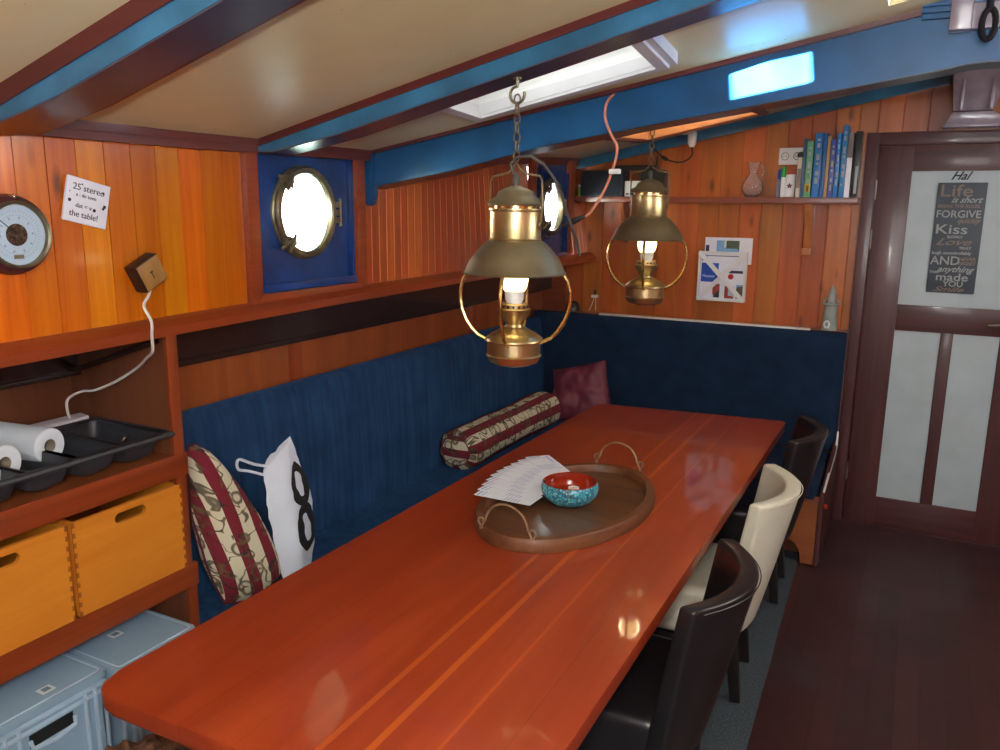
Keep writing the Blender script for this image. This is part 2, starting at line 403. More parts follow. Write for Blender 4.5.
    def loft(s, secs):
        rings = [[s.bm.verts.new(Vector(p)) for p in q] for q in secs]; n = len(rings[0])
        for A, B in zip(rings, rings[1:]):
            for k in range(n): s.bm.faces.new((A[k], A[(k+1) % n], B[(k+1) % n], B[k]))
        s.bm.faces.new(rings[0][::-1]); s.bm.faces.new(rings[-1]); return s
    def barx(s, X, y0, y1, zlo, zhi):
        return s.loft([[(x, y0, zlo(x)), (x, y1, zlo(x)), (x, y1, zhi(x)), (x, y0, zhi(x))] for x in X])
    def mesh(s, name, sharp=38, weld=False):
        bm = s.bm
        if weld: bmesh.ops.remove_doubles(bm, verts=bm.verts, dist=1e-5)
        bmesh.ops.recalc_face_normals(bm, faces=bm.faces)
        for f in bm.faces: f.smooth = True
        lim = math.radians(sharp)
        for e in bm.edges:
            e.smooth = not (len(e.link_faces) == 2 and (e.calc_face_angle(0) > lim or (any(len(f.verts) > 6 for f in e.link_faces) and e.calc_face_angle(0) > .02)))
        me = bpy.data.meshes.new(name); bm.to_mesh(me); bm.free(); return me

def obj(name, mb, mat, parent=None, **kw):
    """link one mesh object; geometry is in the parent's local frame"""
    me = mb if isinstance(mb, bpy.types.Mesh) else mb.mesh(name, kw.get('sharp', 38), kw.get('weld', False))
    if mat is not None and not me.materials: me.materials.append(mat)
    o = bpy.data.objects.new(name, me); COL.objects.link(o)
    if parent is not None: o.parent = parent
    if kw.get('label'): o['label'] = kw['label']
    if kw.get('subsurf'):
        m = o.modifiers.new('smooth', 'SUBSURF'); m.levels = m.render_levels = kw['subsurf']
    if kw.get('kind'): o['kind'] = kw['kind']
    if kw.get('loc'): o.location = kw['loc']
    return o
def W(mb, root):
    """world-built geometry moved into the frame of an unrotated root"""
    off = -Vector(root.location)
    for v in mb.bm.verts: v.co += off
    return mb
def part(name, mb, mat, root, **kw): return obj(name, W(mb, root), mat, root, **kw)
def sub(name, mb, mat, root, parent, **kw): return obj(name, W(mb, root), mat, parent, **kw)
def thing(name, label, cat, loc=(0, 0, 0), rotz=0, group=None):
    o = bpy.data.objects.new(name, None); COL.objects.link(o); o.empty_display_size = .05
    o.location = loc; o.rotation_euler = (0, 0, rotz); o['label'] = label; o['category'] = cat
    if group: o['group'] = group
    return o
def tag(o, label, cat, group=None):
    o['label'] = label; o['category'] = cat
    if group: o['group'] = group
    return o
def solo(name, mb, mat, label, cat, loc=None, group=None, **kw):
    """a thing that is one mesh; world-built, origin moved to loc"""
    if loc is not None:
        for v in mb.bm.verts: v.co -= Vector(loc)
    o = obj(name, mb, mat, None, **kw)
    if loc is not None: o.location = loc
    return tag(o, label, cat, group)
def struct(name, mb, mat, **kw):
    o = obj(name, mb, mat, None, **kw); o['kind'] = 'structure'; return o
def copy_tree(o, parent=None):
    c = o.copy(); COL.objects.link(c); c.parent = parent
    for ch in list(o.children):
        copy_tree(ch, c)
    return c
DG = None
def text(body, size, right, up, at, mat, root, parent, name='lettering', depth=.0006, shear=0, ax='LEFT', bold=0, sx=1.0):
    cu = bpy.data.curves.new('t', 'FONT'); cu.body = body; cu.size = size; cu.extrude = depth; cu.shear = shear
    cu.align_x = ax; cu.offset = bold; cu.resolution_u = 3
    o = bpy.data.objects.new('t', cu); COL.objects.link(o)
    bpy.context.view_layer.update()
    me = bpy.data.meshes.new_from_object(o.evaluated_get(bpy.context.evaluated_depsgraph_get()))
    bpy.data.objects.remove(o); bpy.data.curves.remove(cu)
    R = Vector(right).normalized(); U = Vector(up).normalized(); N = R.cross(U)
    off = Vector(at) - Vector(root.location)
    for v in me.vertices: v.co = off + R*v.co.x*sx + U*v.co.y + N*v.co.z
    me.materials.clear(); me.materials.append(mat)
    o = bpy.data.objects.new(name, me); COL.objects.link(o); o.parent = parent
    return o

# ------------------------------------------------------------------ room surfaces
def interp(x, xs, ys):
    if x <= xs[0]: return ys[0]
    for a, b, c, d in zip(xs, xs[1:], ys, ys[1:]):
        if x <= b: return c + (d-c)*(x-a)/(b-a)
    return ys[-1]
CY = [-1.5, 1.12, 2.03, 2.65, 4.9]
def zc(x, y):
    b = interp(y, CY, [1.96, 1.94, 1.945, 1.95, 2.045]); s = interp(y, CY, [.3, .295, .24, .18, .20])
    xx = x if x < .15 else .15 + (x-.15)*.15
    return b + s*(xx+1.95)
YB = 4.84                                   # bulkhead plane
def xw(y, z):                               # inner face of the hull lining
    f = max(0, (y-3.0)/1.84)
    return -1.94 + f*(.09 - .20*(z-1.42))
def rail_x(y): return interp(y, [-1, 3.2, 4.84], [-1.895, -1.895, -1.80])
def rail_z(y): return interp(y, [-1, 1.13, 2.18, 3.35, 4.84], [1.34, 1.368, 1.389, 1.401, 1.425])

# floor and carpet
struct('floor', MB().box(-2.6, 1.7, -1.3, 5.0, -.05, 0), M['floor'])
solo('carpet_runner', MB().prism([(-2.35, -1.25), (-.23, -1.25), (-.335, 2.3), (-.40, 4.5), (-.40, 4.75), (-2.35, 4.75)], 0, .006, 'z', .002), M['carpet'],
     'dark slate grey carpet laid under the dining table and chairs', 'carpet', (-1.3, 1.7, 0))

# ceiling with its hatch openings
HX0, HX1, HY0, HY1 = -1.33, -.735, 2.13, 2.43          # white framed skylight
GX0, GX1, GY0, GY1 = -1.45, -.82, 4.08, 4.64           # wood lined hatch beyond the main beam
SX0, SX1, SY0, SY1 = -.14, .70, 2.22, 2.55              # unseen deck hatch, placed to let the sun patch in
xs = sorted(set([-2.45, -1.95, GX0, HX0, -1.0, HX1, GX1, -.3, SX0, .15, SX1, 1.0, 1.7]))
ys = sorted(set([-1.3, -.5, .3, 1.12, 1.6, 2.03, HY0, HY1, SY1, 2.65, 2.9, GY0, GY1, 4.3, 4.9]))
mb = MB()
def cell_open(x, y):
    return (HX0 < x < HX1 and HY0 < y < HY1) or (GX0 < x < GX1 and GY0 < y < GY1) or (SX0 < x < SX1 and SY0 < y < SY1)
VV = {}
def cv(x, y, top):
    k = (x, y, top)
    if k not in VV: VV[k] = mb.bm.verts.new((x, y, zc(x, y)+(.05 if top else 0)))
    return VV[k]
for a, b in zip(xs, xs[1:]):
    for c, d in zip(ys, ys[1:]):
        if cell_open((a+b)/2, (c+d)/2): continue
        for top in (0, 1): mb.bm.faces.new([cv(a, c, top), cv(b, c, top), cv(b, d, top), cv(a, d, top)])
for hole in ((HX0, HX1, HY0, HY1), (GX0, GX1, GY0, GY1), (SX0, SX1, SY0, SY1)):
    hx = [x for x in xs if hole[0] <= x <= hole[1]]; hy = [y for y in ys if hole[2] <= y <= hole[3]]
    for y in (hole[2], hole[3]):
        for a, b in zip(hx, hx[1:]): mb.bm.faces.new([cv(a, y, 0), cv(b, y, 0), cv(b, y, 1), cv(a, y, 1)])
    for x in (hole[0], hole[1]):
        for a, b in zip(hy, hy[1:]): mb.bm.faces.new([cv(x, a, 0), cv(x, b, 0), cv(x, b, 1), cv(x, a, 1)])
struct('ceiling', mb, M['ceiling'])

def planks(mb, y0, y1, zb, zt, xf, w, tone, holes=(), depth=.003, gw=.0028, zs=8):
    """tongue and groove lining: boards with V grooves, `tone` colour attribute per board"""
    lay = mb.bm.loops.layers.color.get('tone') or mb.bm.loops.layers.color.new('tone')
    y = y0
    while y < y1-1e-4:
        ye = min(y+w, y1); col = (rnd.random(), rnd.random(), 0, 1)
        cols = [(y, depth), (y+gw, 0), (ye-gw, 0), (ye, depth)]
        zl, zh = zb(y), zt(y)
        for (a, da), (b, db) in zip(cols, cols[1:]):
            for k in range(zs):
                z0a = zb(a)+(zt(a)-zb(a))*k/zs; z1a = zb(a)+(zt(a)-zb(a))*(k+1)/zs
                z0b = zb(b)+(zt(b)-zb(b))*k/zs; z1b = zb(b)+(zt(b)-zb(b))*(k+1)/zs
                f = mb.bm.faces.new([mb.bm.verts.new((xf(yy, zz)-dd, yy, zz)) for yy, zz, dd in ((a, z0a, da), (b, z0b, db), (b, z1b, db), (a, z1a, da))])
                for l in f.loops: l[lay] = col
        y = ye
WIN = [(2.0, 2.585), (4.10, 4.66)]           # lined openings of the two portlights
WZ0, WZ1 = 1.46, 1.99
mb = MB(); top = lambda y: zc(-1.94, y)+.02; bot = lambda y: rail_z(y)+.03
planks(mb, -1.3, WIN[0][0]+.02, bot, top, xw, .082, 0, gw=.0014, depth=.0035)
planks(mb, WIN[0][0]+.02, WIN[0][1]-.02, bot, lambda y: WZ0+.01, xw, .055, 0)
o = struct('wall_left', mb, M['wall_near'], weld=True)
mb = MB()
planks(mb, WIN[0][1]-.02, WIN[1][0]+.02, bot, top, xw, .052, 0)
planks(mb, WIN[1][0]+.02, WIN[1][1]-.02, bot, lambda y: WZ0+.01, xw, .052, 0)
planks(mb, WIN[1][1]-.02, 4.86, bot, top, xw, .052, 0)
o2 = obj('wall_boards', mb, M['wall_far'], o, weld=True)
# hull steel outside the lining
struct('wall_hull', MB().box(-2.50, -2.44, -1.3, 5.0, 0, 1.40), M['darksteel'])
mb = MB()
for y0, y1, z0, z1 in ((-1.3, 2.08, 1.38, 2.2), (2.75, 4.18, 1.38, 2.2), (2.08, 2.75, 1.38, 1.50), (2.08, 2.75, 1.95, 2.2), (4.18, 5.0, 1.38, 1.52), (4.18, 5.0, 1.975, 2.2)):
    mb.box(-2.05, -2.01, y0, y1, z0, z1)
mb.box(-2.46, -2.03, -1.3, 5.0, 1.40, 1.43)
struct('wall_outer', mb, M['navypaint'])
# bulkhead with door opening
def bulk(mb, x0, x1, zb, w=.118):
    lay = mb.bm.loops.layers.color.get('tone') or mb.bm.loops.layers.color.new('tone')
    x = x0
    while x < x1-1e-4:
        xe = min(x+w, x1); col = (rnd.random(), rnd.random(), 0, 1)
        cols = [(x, .004), (x+.003, 0), (xe-.003, 0), (xe, .004)]
        for (a, da), (b, db) in zip(cols, cols[1:]):
            f = mb.bm.faces.new([mb.bm.verts.new(p) for p in ((a, YB+da, zb), (b, YB+db, zb), (b, YB+db, zc(b, YB)+.03), (a, YB+da, zc(a, YB)+.03))])
            for l in f.loops: l[lay] = col
        x = xe
mb = MB(); bulk(mb, -2.0, -.26, 0); bulk(mb, -.26, .64, 2.12); bulk(mb, .64, 1.7, 0)
struct('wall_far', mb, M['bulkhead'], weld=True)
struct('wall_far_backing', MB().box(-2.5, -2.0, YB+.0, YB+.12, 0, 1.43).box(-2.0, 1.75, YB+.09, YB+.12, 0, 2.7), M['mahogx'])
struct('wall_right', MB().box(1.65, 1.7, -1.3, 5.0, 0, 2.75), M['bulkhead'])
struct('wall_back', MB().box(-2.5, 1.7, -1.35, -1.3, 0, 2.75), M['ply'])
# cornice under the ceiling, along the hull
def strip_y(mb, x0f, x1f, y0, y1, z0f, z1f, n=1):
    """bar running along y with varying section"""
    for i in range(n):
        a = y0+(y1-y0)*i/n; b = y0+(y1-y0)*(i+1)/n
        mb.hexa([(x0f(a), a, z0f(a)), (x1f(a), a, z0f(a)), (x1f(b), b, z0f(b)), (x0f(b), b, z0f(b)),
                 (x0f(a), a, z1f(a)), (x1f(a), a, z1f(a)), (x1f(b), b, z1f(b)), (x0f(b), b, z1f(b))])
    return mb
mb = MB()
strip_y(mb, lambda y: -1.96, lambda y: xw(y, 1.95)+.028, -1.3, 4.84, lambda y: zc(-1.94, y)-.036, lambda y: zc(-1.94, y)+.01, 6)
strip_y(mb, lambda y: -1.96, lambda y: xw(y, 1.95)+.036, -1.3, 4.84, lambda y: zc(-1.94, y)-.014, lambda y: zc(-1.94, y)+.012, 6)
struct('trim_1', mb, M['trimred'])
# rail along the hull: a projecting mahogany capping
mb = MB()
N = 12
for i in range(N):
    a = -1.3+6.14*i/N; b = -1.3+6.14*(i+1)/N
    F = lambda y: [(-2.46, y, rail_z(y)), (rail_x(y), y, rail_z(y)), (rail_x(y), y, rail_z(y)+.026), (rail_x(y)-.03, y, rail_z(y)+.05), (-2.0, y, rail_z(y)+.052)]
    A = [mb.bm.verts.new(p) for p in F(a)]; B = [mb.bm.verts.new(p) for p in F(b)]
    for k in range(5): mb.bm.faces.new((A[k], A[(k+1) % 5], B[(k+1) % 5], B[k]))
rl = struct('trim_2', mb, M['mahog'], weld=True)
# recess below the rail: steel stringer and veneer panels behind the backrest
mb = MB(); strip_y(mb, lambda y: -2.24, lambda y: interp(y, [1.7, 4.84], [-2.16, -2.10]), 1.69, 4.84, lambda y: 1.235, lambda y: 1.40, 1)
mb.box(-2.17, -2.135, 1.69, 4.84, 1.222, 1.240)
struct('trim_3', mb, M['darksteel'])
mb = MB(); mb.box(-2.24, -2.165, 1.69, 4.84, .6, 1.225)
struct('trim_4', mb, M['plyy'])
mb = MB()
for y in (2.44, 3.9): mb.box(-2.17, -2.145, y-.03, y+.03, .9, 1.224, .002)
struct('trim_5', mb, M['mahogz'])

# ------------------------------------------------------------------ deck beams
def beam(name, yf, depth, face, trim_h, label, xr=1.65, xl=-1.95, n=10):
    rt = thing(name, label, 'beam', (xl, yf, zc(xl, yf)), 0)
    X = [xl+(xr-xl)*i/n for i in range(n+1)]
    X = sorted(X+[xl+.05, xl+.1, .15])
    k = lambda x: min(1, .35+(x-xl)*4)
    C_ = lambda x: zc(x, yf)
    part('trim_strip', MB().barx(X, yf-.006, yf, lambda x: C_(x)-trim_h, lambda x: C_(x)+.012), M['trimredx'], rt)
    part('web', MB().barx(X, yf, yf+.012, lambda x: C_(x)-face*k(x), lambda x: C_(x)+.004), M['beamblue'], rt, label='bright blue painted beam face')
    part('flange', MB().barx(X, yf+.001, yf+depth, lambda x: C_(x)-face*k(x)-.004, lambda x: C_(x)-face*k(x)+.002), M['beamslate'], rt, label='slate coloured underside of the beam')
    part('edge_bead', MB().barx(X, yf+depth, yf+depth+.008, lambda x: C_(x)-face*k(x)-.004, lambda x: zc(x, yf+depth)), M['trimredx'], rt)
    return rt
beam('deck_beam', 1.12, .125, .083, .040, 'blue painted deck beam nearest the camera, at the top left')
beam('deck_beam', 2.03, .105, .068, .022, 'blue painted deck beam carrying the hook of the nearer lantern')
# main beam: deep web, flange and knee
rt = thing('main_beam', 'deep blue riveted main beam crossing the cabin behind the nearer lantern', 'beam', (-1.94, 2.65, 1.75))
Y0 = 2.65
XS = [-1.94, -1.7, -1.4, -.99, -.6, -.3, 0, .05, .10, .14, .3, .6, 1.0, 1.65]
def zbot(x): return interp(x, [-1.94, -1.57, -1.2, -.82, -.23, .01, .06, .11, .3, 1.65], [1.828, 1.888, 1.968, 2.026, 2.110, 2.146, 2.156, 2.160, 2.156, 2.10])
XS = sorted(XS+[.01, .06, .11, -1.57, -1.2, -.82, -.23])
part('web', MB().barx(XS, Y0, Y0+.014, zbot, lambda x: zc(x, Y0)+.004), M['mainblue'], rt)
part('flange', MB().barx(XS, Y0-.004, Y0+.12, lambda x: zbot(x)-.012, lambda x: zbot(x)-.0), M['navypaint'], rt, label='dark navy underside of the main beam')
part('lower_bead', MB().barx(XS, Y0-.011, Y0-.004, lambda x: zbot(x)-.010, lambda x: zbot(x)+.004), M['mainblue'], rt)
mb = MB().prism([(-1.945, 1.955), (-1.90, 1.955), (-1.905, 1.80), (-1.915, 1.758), (-1.93, 1.75), (-1.945, 1.76)], Y0-.02, Y0+.02, 'y', .003)
part('end_knee', mb, M['mainblue'], rt)
mb = MB()
for i in range(3):
    mb.box(-.06+.0*i, .4, Y0-.02-.012*i, Y0-.002, zc(0, Y0)-.035+.014*i, zc(0, Y0)-.020+.014*i+.012, .003)
part('stepped_cleat', mb, M['mainblue'], rt)
# bead between ceiling and main beam
part('upper_bead', MB().barx([x for x in XS if x <= 0], Y0-.02, Y0, lambda x: zc(x, Y0)-.012, lambda x: zc(x, Y0)+.004), M['trimredx'], rt)
# blue steel angle along the top of the bulkhead
mb = MB(); XX = [-1.93, -1, .0, .05]; q = lambda d: (lambda x: zc(x, YB)+d)
mb.loft([[(x, YB-.05, zc(x, YB)-.065), (x, YB-.002, zc(x, YB)-.065), (x, YB-.002, zc(x, YB)-.003), (x, YB-.012, zc(x, YB)-.003), (x, YB-.012, zc(x, YB)-.053), (x, YB-.05, zc(x, YB)-.053)] for x in XX])
solo('steel_angle', mb, M['beamblue'], 'slim blue steel angle running up along the top edge of the bookshelf bulkhead', 'beam', (-1.93, YB, 1.98))
# knee block and post at the right
rt = thing('deck_knee', 'grey mauve painted tapering timber knee standing above the door frame', 'knee', (.17, 4.78, 2.16))
mb = MB().hexa([(.075, 4.66, 2.23), (.245, 4.66, 2.23), (.245, 4.84, 2.23), (.075, 4.84, 2.23), (.055, 4.60, 2.42), (.30, 4.60, 2.42), (.30, 4.835, 2.42), (.055, 4.835, 2.42)], .006)
part('knee_body', mb, M['greypaint'], rt)
mb = MB().hexa([(.045, 4.70, 2.172), (.33, 4.70, 2.172), (.33, 4.84, 2.172), (.045, 4.84, 2.172), (.075, 4.69, 2.228), (.25, 4.69, 2.228), (.25, 4.84, 2.228), (.075, 4.84, 2.228)], .004)
part('foot_flare', mb, M['greypaint'], rt)
mb = MB().box(.04, .36, 4.68, 4.84, 2.156, 2.172, .003); part('foot_plate', mb, M['greypaint'], rt)
part('batten', MB().box(.10, .115, 4.615, 4.67, 2.23, 2.42, .003), M['greypaint'], rt); part('batten', MB().box(.225, .24, 4.615, 4.67, 2.23, 2.42, .003), M['greypaint'], rt)
rt = thing('hanger_block', 'glossy grey mauve block with an iron shackle on the upper right of the main beam', 'block', (.1, 2.62, 2.23))
part('block', MB().box(.008, .062, 2.585, 2.648, 2.225, 2.40, .005), M['greypaint'], rt)
part('backplate', MB().box(.06, .40, 2.61, 2.648, 2.229, 2.40, .005), M['greypaint'], rt)
pts = [(.10+.016*math.cos(a), 2.592, 2.235+.038*math.sin(a)) for a in [i*2*PI/16 for i in range(16)]]
part('shackle', MB().tube(pts, .008, 8, closed=True), M['iron'], rt)
part('shackle_pin', MB().tube([(.098, 2.592, 2.27), (.099, 2.60, 2.33)], .009, 8), M['iron'], rt)

# ------------------------------------------------------------------ skylights
rt = struct('window_1', MB().box(HX0-.03, HX1+.03, HY0-.012, HY1+.03, 0, .001), M['whiteframe'])   # replaced below
bpy.data.objects.remove(rt)
def sloped_frame(mb, x0, x1, y0, y1, w, dz0, dz1):
    """rectangular frame following the ceiling slope"""
    for (a, b, c, d) in ((x0, x1, y0, y0+w), (x0, x1, y1-w, y1), (x0, x0+w, y0+w, y1-w), (x1-w, x1, y0+w, y1-w)):
        mb.hexa([(a, c, zc(a, c)+dz0), (b, c, zc(b, c)+dz0), (b, d, zc(b, d)+dz0), (a, d, zc(a, d)+dz0), (a, c, zc(a, c)+dz1), (b, c, zc(b, c)+dz1), (b, d, zc(b, d)+dz1), (a, d, zc(a, d)+dz1)], 0)
    return mb
mb = sloped_frame(MB(), HX0-.035, HX1+.05, HY0-.01, HY1+.03, .045, -.034, .0)
sloped_frame(mb, HX0-.012, HX1+.03, HY0, HY1+.018, .03, -.044, -.03)
w1 = struct('window_1', mb, M['whiteframe'])
mb = sloped_frame(MB(), HX0, HX1, HY0, HY1, .006, -.03, .32)
obj('skylight_well', mb, M['white'], w1)
def slab(x0, x1, y0, y1, dz0, dz1):
    return MB().hexa([(x0, y0, zc(x0, y0)+dz0), (x1, y0, zc(x1, y0)+dz0), (x1, y1, zc(x1, y1)+dz0), (x0, y1, zc(x0, y1)+dz0), (x0, y0, zc(x0, y0)+dz1), (x1, y0, zc(x1, y0)+dz1), (x1, y1, zc(x1, y1)+dz1), (x0, y1, zc(x0, y1)+dz1)])
obj('opal_panel', slab(HX0+.006, HX1-.006, HY0+.006, HY1-.006, .055, .059), M['opal'], w1)
w2 = struct('window_2', sloped_frame(MB(), GX0-.03, GX1+.03, GY0-.03, GY1+.03, .035, -.012, .003), M['mahogx'])
obj('hatch_coaming', sloped_frame(MB(), GX0, GX1, GY0, GY1, .012, -.002, .48), wood('pale pine coaming', (206, 150, 96), (230, 184, 130), 'X', .5, .1, 12), w2)
obj('hatch_pane', slab(GX0, GX1, GY0, GY1, .19, .194), M['opal'], w2)
# ------------------------------------------------------------------ portlights
def portlight(n, y0, y1, yc, zcn, xa):
    """blue steel recess with mahogany surround and a hinged bronze ring"""
    w = struct('window_%d' % n, MB().box(-2.02, xa-.012, y0, y1, WZ0, WZ1), M['steelblue'])
    bpy.data.objects.remove(w)
    r_o, r_g = .162, .146
    # steel plate with a round opening
    mb = MB(); seg = 48
    sq = []
    for k in range(seg):
        a = 2*PI*k/seg; c, s_ = math.cos(a), math.sin(a)
        hy0, hy1, hz0, hz1 = y0-yc, y1-yc, WZ0-zcn, zc(-1.94, yc)+.0-zcn
        t = min([hy1/c if c > 1e-6 else 9, hy0/c if c < -1e-6 else 9, hz1/s_ if s_ > 1e-6 else 9, hz0/s_ if s_ < -1e-6 else 9])
        sq.append((yc+c*t, zcn+s_*t))
    ci = [(yc+r_g*1.04*math.cos(2*PI*k/seg), zcn+r_g*1.04*math.sin(2*PI*k/seg)) for k in range(seg)]
    xp = xa-.016
    for xx in (xp,):
        A = [mb.bm.verts.new((xx, *p)) for p in sq]; B = [mb.bm.verts.new((xx, *p)) for p in ci]; C = [mb.bm.verts.new((xx-.02, yc+(p[0]-yc)*1.06, zcn+(p[1]-zcn)*1.06)) for p in ci]
        for k in range(seg):
            j = (k+1) % seg
            mb.bm.faces.new((A[k], A[j], B[j], B[k])); mb.bm.faces.new((B[k], B[j], C[j], C[k]))
    mb.box(xp, xa+.012, y0, y1, WZ0, WZ0+.028, .003)
    mb.box(xp, xa+.004, y0, y0+.012, WZ0, WZ1-.04, .002).box(xp, xa+.004, y1-.012, y1, WZ0, WZ1-.04, .002)
    w = struct('window_%d' % n, mb, M['steelblue'])
    fr = MB(); zt = lambda y: zc(-1.94, y)-.01
    fr.prism([(y0-.052, WZ0-.052), (y0, WZ0), (y0, zt(y0)), (y0-.052, zt(y0))], xa-.01, xa+.022, 'x', .003)
    fr.prism([(y1, WZ0), (y1+.052, WZ0-.052), (y1+.052, zt(y1)), (y1, zt(y1))], xa-.01, xa+.022, 'x', .003)
    fr.prism([(y0-.052, WZ0-.052), (y1+.052, WZ0-.052), (y1, WZ0), (y0, WZ0)], xa-.01, xa+.022, 'x', .003)
    obj('surround', fr, M['mahog'], w)
    c = (xp, yc, zcn)
    ring = MB().lathe([(r_g+.002, -.01), (r_g+.002, .006), (r_g+.006, .010), (r_o-.004, .010), (r_o, .006), (r_o, 0), (r_o, -.004)], c, 56, 'x')
    rg = obj('outer_ring', ring, M['bronze'], w)
    ring = MB().lathe([(r_g-.012, .008), (r_g-.012, .022), (r_g-.008, .027), (r_g+.006, .027), (r_g+.012, .022), (r_g+.012, .013), (r_g-.008, .008)], c, 56, 'x')
    obj('hinged_frame', ring, M['bronze'], w)
    obj('glass_pane', MB().lathe([(0, .018), (r_g-.008, .018), (r_g-.008, .024), (0, .024)], c, 48, 'x'), M['pane'], w)
    for sgn in (1, -1):
        a = PI-sgn*.72*PI/2*.95 if 0 else (PI - sgn*.75)
        cy, cz = yc+math.cos(a)*(r_o-.012), zcn+math.sin(a)*(r_o-.012)
        d = MB(); x0 = xp+.024
        d.tube([(x0-.02, cy, cz), (x0+.032, cy, cz)], .010, 10)
        d.tube([(x0-.004, cy-.03, cz+sgn*.02), (x0+.008, cy, cz), (x0-.0, cy+.035, cz-sgn*.016)], [.006, .011, .006], 8)
        d.tube([(x0+.022, cy-.016, cz-.03), (x0+.026, cy, cz), (x0+.022, cy+.016, cz+.03)], [.005, .009, .005], 8)
        d.lathe([(0, .0), (.024, 0), (.024, .014), (0, .016)], (xp+.018, cy, cz), 12, 'x')
        obj('wing_nut', d, M['bronze'], w)
    h = MB(); hy = yc+r_o+.002
    for dz in (-.028, 0, .028): h.box(xp+.002, xp+.03, hy-.014, hy+.018, zcn+dz-.010, zcn+dz+.010, .003)
    h.tube([(xp+.026, hy+.012, zcn-.05), (xp+.026, hy+.012, zcn+.05)], .006, 8)
    obj('hinge', h, M['bronze'], w)
    return w
portlight(3, 2.032, 2.553, 2.285, 1.725, -1.94)
portlight(4, 4.13, 4.63, 4.40, 1.752, -1.915)

# ------------------------------------------------------------------ door
d = struct('door_1', MB().box(-.238, .585, YB-.004, YB+.035, .004, 2.083), M['doorframe'])
bpy.data.objects.remove(d)
DX0, DX1 = -.236, .582
mb = MB(); yd0, yd1 = YB-.006, YB+.034
mb.box(DX0, -.075, yd0, yd1, .006, 2.08, .002); mb.box(.415, DX1, yd0, yd1, .006, 2.08, .002)
mb.box(.145, .205, yd0, yd1, .17, 1.125, .002)
d = struct('door_1', mb, M['doorframe'])
mb = MB().box(-.075, .415, yd0, yd1, .006, .172, .002).box(-.075, .415, yd0, yd1, 1.122, 1.262, .002).box(-.075, .415, yd0, yd1, 1.955, 2.08, .002)
obj('rail', mb, M['doorframex'], d)
for (a, b, c, e) in ((-.077, .417, 1.26, 1.957), (-.077, .147, .17, 1.124), (.203, .417, .17, 1.124)):
    obj('panel', MB().box(a, b, YB+.004, YB+.02, c, e), M['doorpanel'], d)
h = obj('door_handle', MB().lathe([(0, 0), (.022, 0), (.022, -.008), (0, -.008)], (.47, yd0, 1.19), 16, 'y'), M['chrome'], d)
obj('lever', MB().tube([(.47, yd0, 1.19), (.47, yd0-.045, 1.19), (.45, yd0-.05, 1.19), (.40, yd0-.05, 1.188), (.352, yd0-.046, 1.184)], .009, 8), M['chrome'], h)
for zz in (1.86, 1.60, .30):
    obj('hinge', MB().tube([(DX0-.003, yd0-.002, zz-.05), (DX0-.003, yd0-.002, zz+.05)], .005, 8), M['bronzelight'], d)
class _R: location = (0, 0, 0)
text('Hal', .058, (1, 0, 0), (0, 0, 1), (.105, YB+.0025, 1.912), M['inkblack'], _R, d, shear=.5, bold=.0012)
mb = MB().box(-.305, -.243, YB-.014, YB+.02, 0, 2.153, .004).box(.59, .652, YB-.014, YB+.02, 0, 2.153, .004)
mb2 = MB().box(-.243, .59, YB-.014, YB+.02, 2.088, 2.153, .004)
t6 = struct('trim_6', mb, M['doorframe']); obj('head_casing', mb2, M['doorframex'], t6)
struct('trim_7', MB().box(-.243, .59, YB-.02, YB+.04, 0, .005), M['doorframex'])
# quote sign hanging on the door
rt = thing('quote_sign', 'tall slate grey sign with pale lettered life advice hanging on the door', 'sign', (.163, YB-.012, 1.33))
part('board', MB().box(.052, .273, YB-.008, YB+.0035, 1.335, 1.897, .002), M['slate'], rt)
sy = YB-.009
for (s_, sz, x, z, m, sh, st) in (('Life', .085, .062, 1.828, 'signtan', 0, 1.25), ('is short', .044, .118, 1.797, 'signpale', .5, 1.0), ('BREAK THE RULES', .022, .062, 1.772, 'signtan', 0, 1.05),
        ('FORGIVE', .052, .057, 1.722, 'signpale', 0, .98), ('quickly', .036, .155, 1.695, 'signtan', .5, 1.0), ('Kiss', .068, .060, 1.640, 'signpale', 0, 1.35), ('SLOWLY', .018, .12, 1.618, 'signpale', 0, 1),
        ('Love', .05, .068, 1.582, 'signtan', .5, 1.6), ('TRULY', .018, .18, 1.562, 'signpale', 0, 1), ('laugh uncontrollably', .022, .058, 1.535, 'signpale', 0, 1.0), ('AND', .062, .056, 1.482, 'signpale', 0, 1),
        ('NEVER', .026, .185, 1.503, 'signtan', 0, 1), ('REGRET', .022, .185, 1.482, 'signtan', 0, 1), ('anything', .042, .09, 1.445, 'signpale', .5, 1.15), ('THAT', .018, .058, 1.436, 'signpale', 0, 1),
        ('made', .055, .088, 1.400, 'signpale', 0, 1.25), ('YOU', .04, .125, 1.370, 'signpale', 0, 1.1), ('Smile', .036, .08, 1.343, 'signtan', .5, 1.8)):
    text(s_, sz, (1, 0, 0), (0, 0, 1), (x, sy, z), M[m], rt, rt, shear=sh, bold=.0006, sx=st)

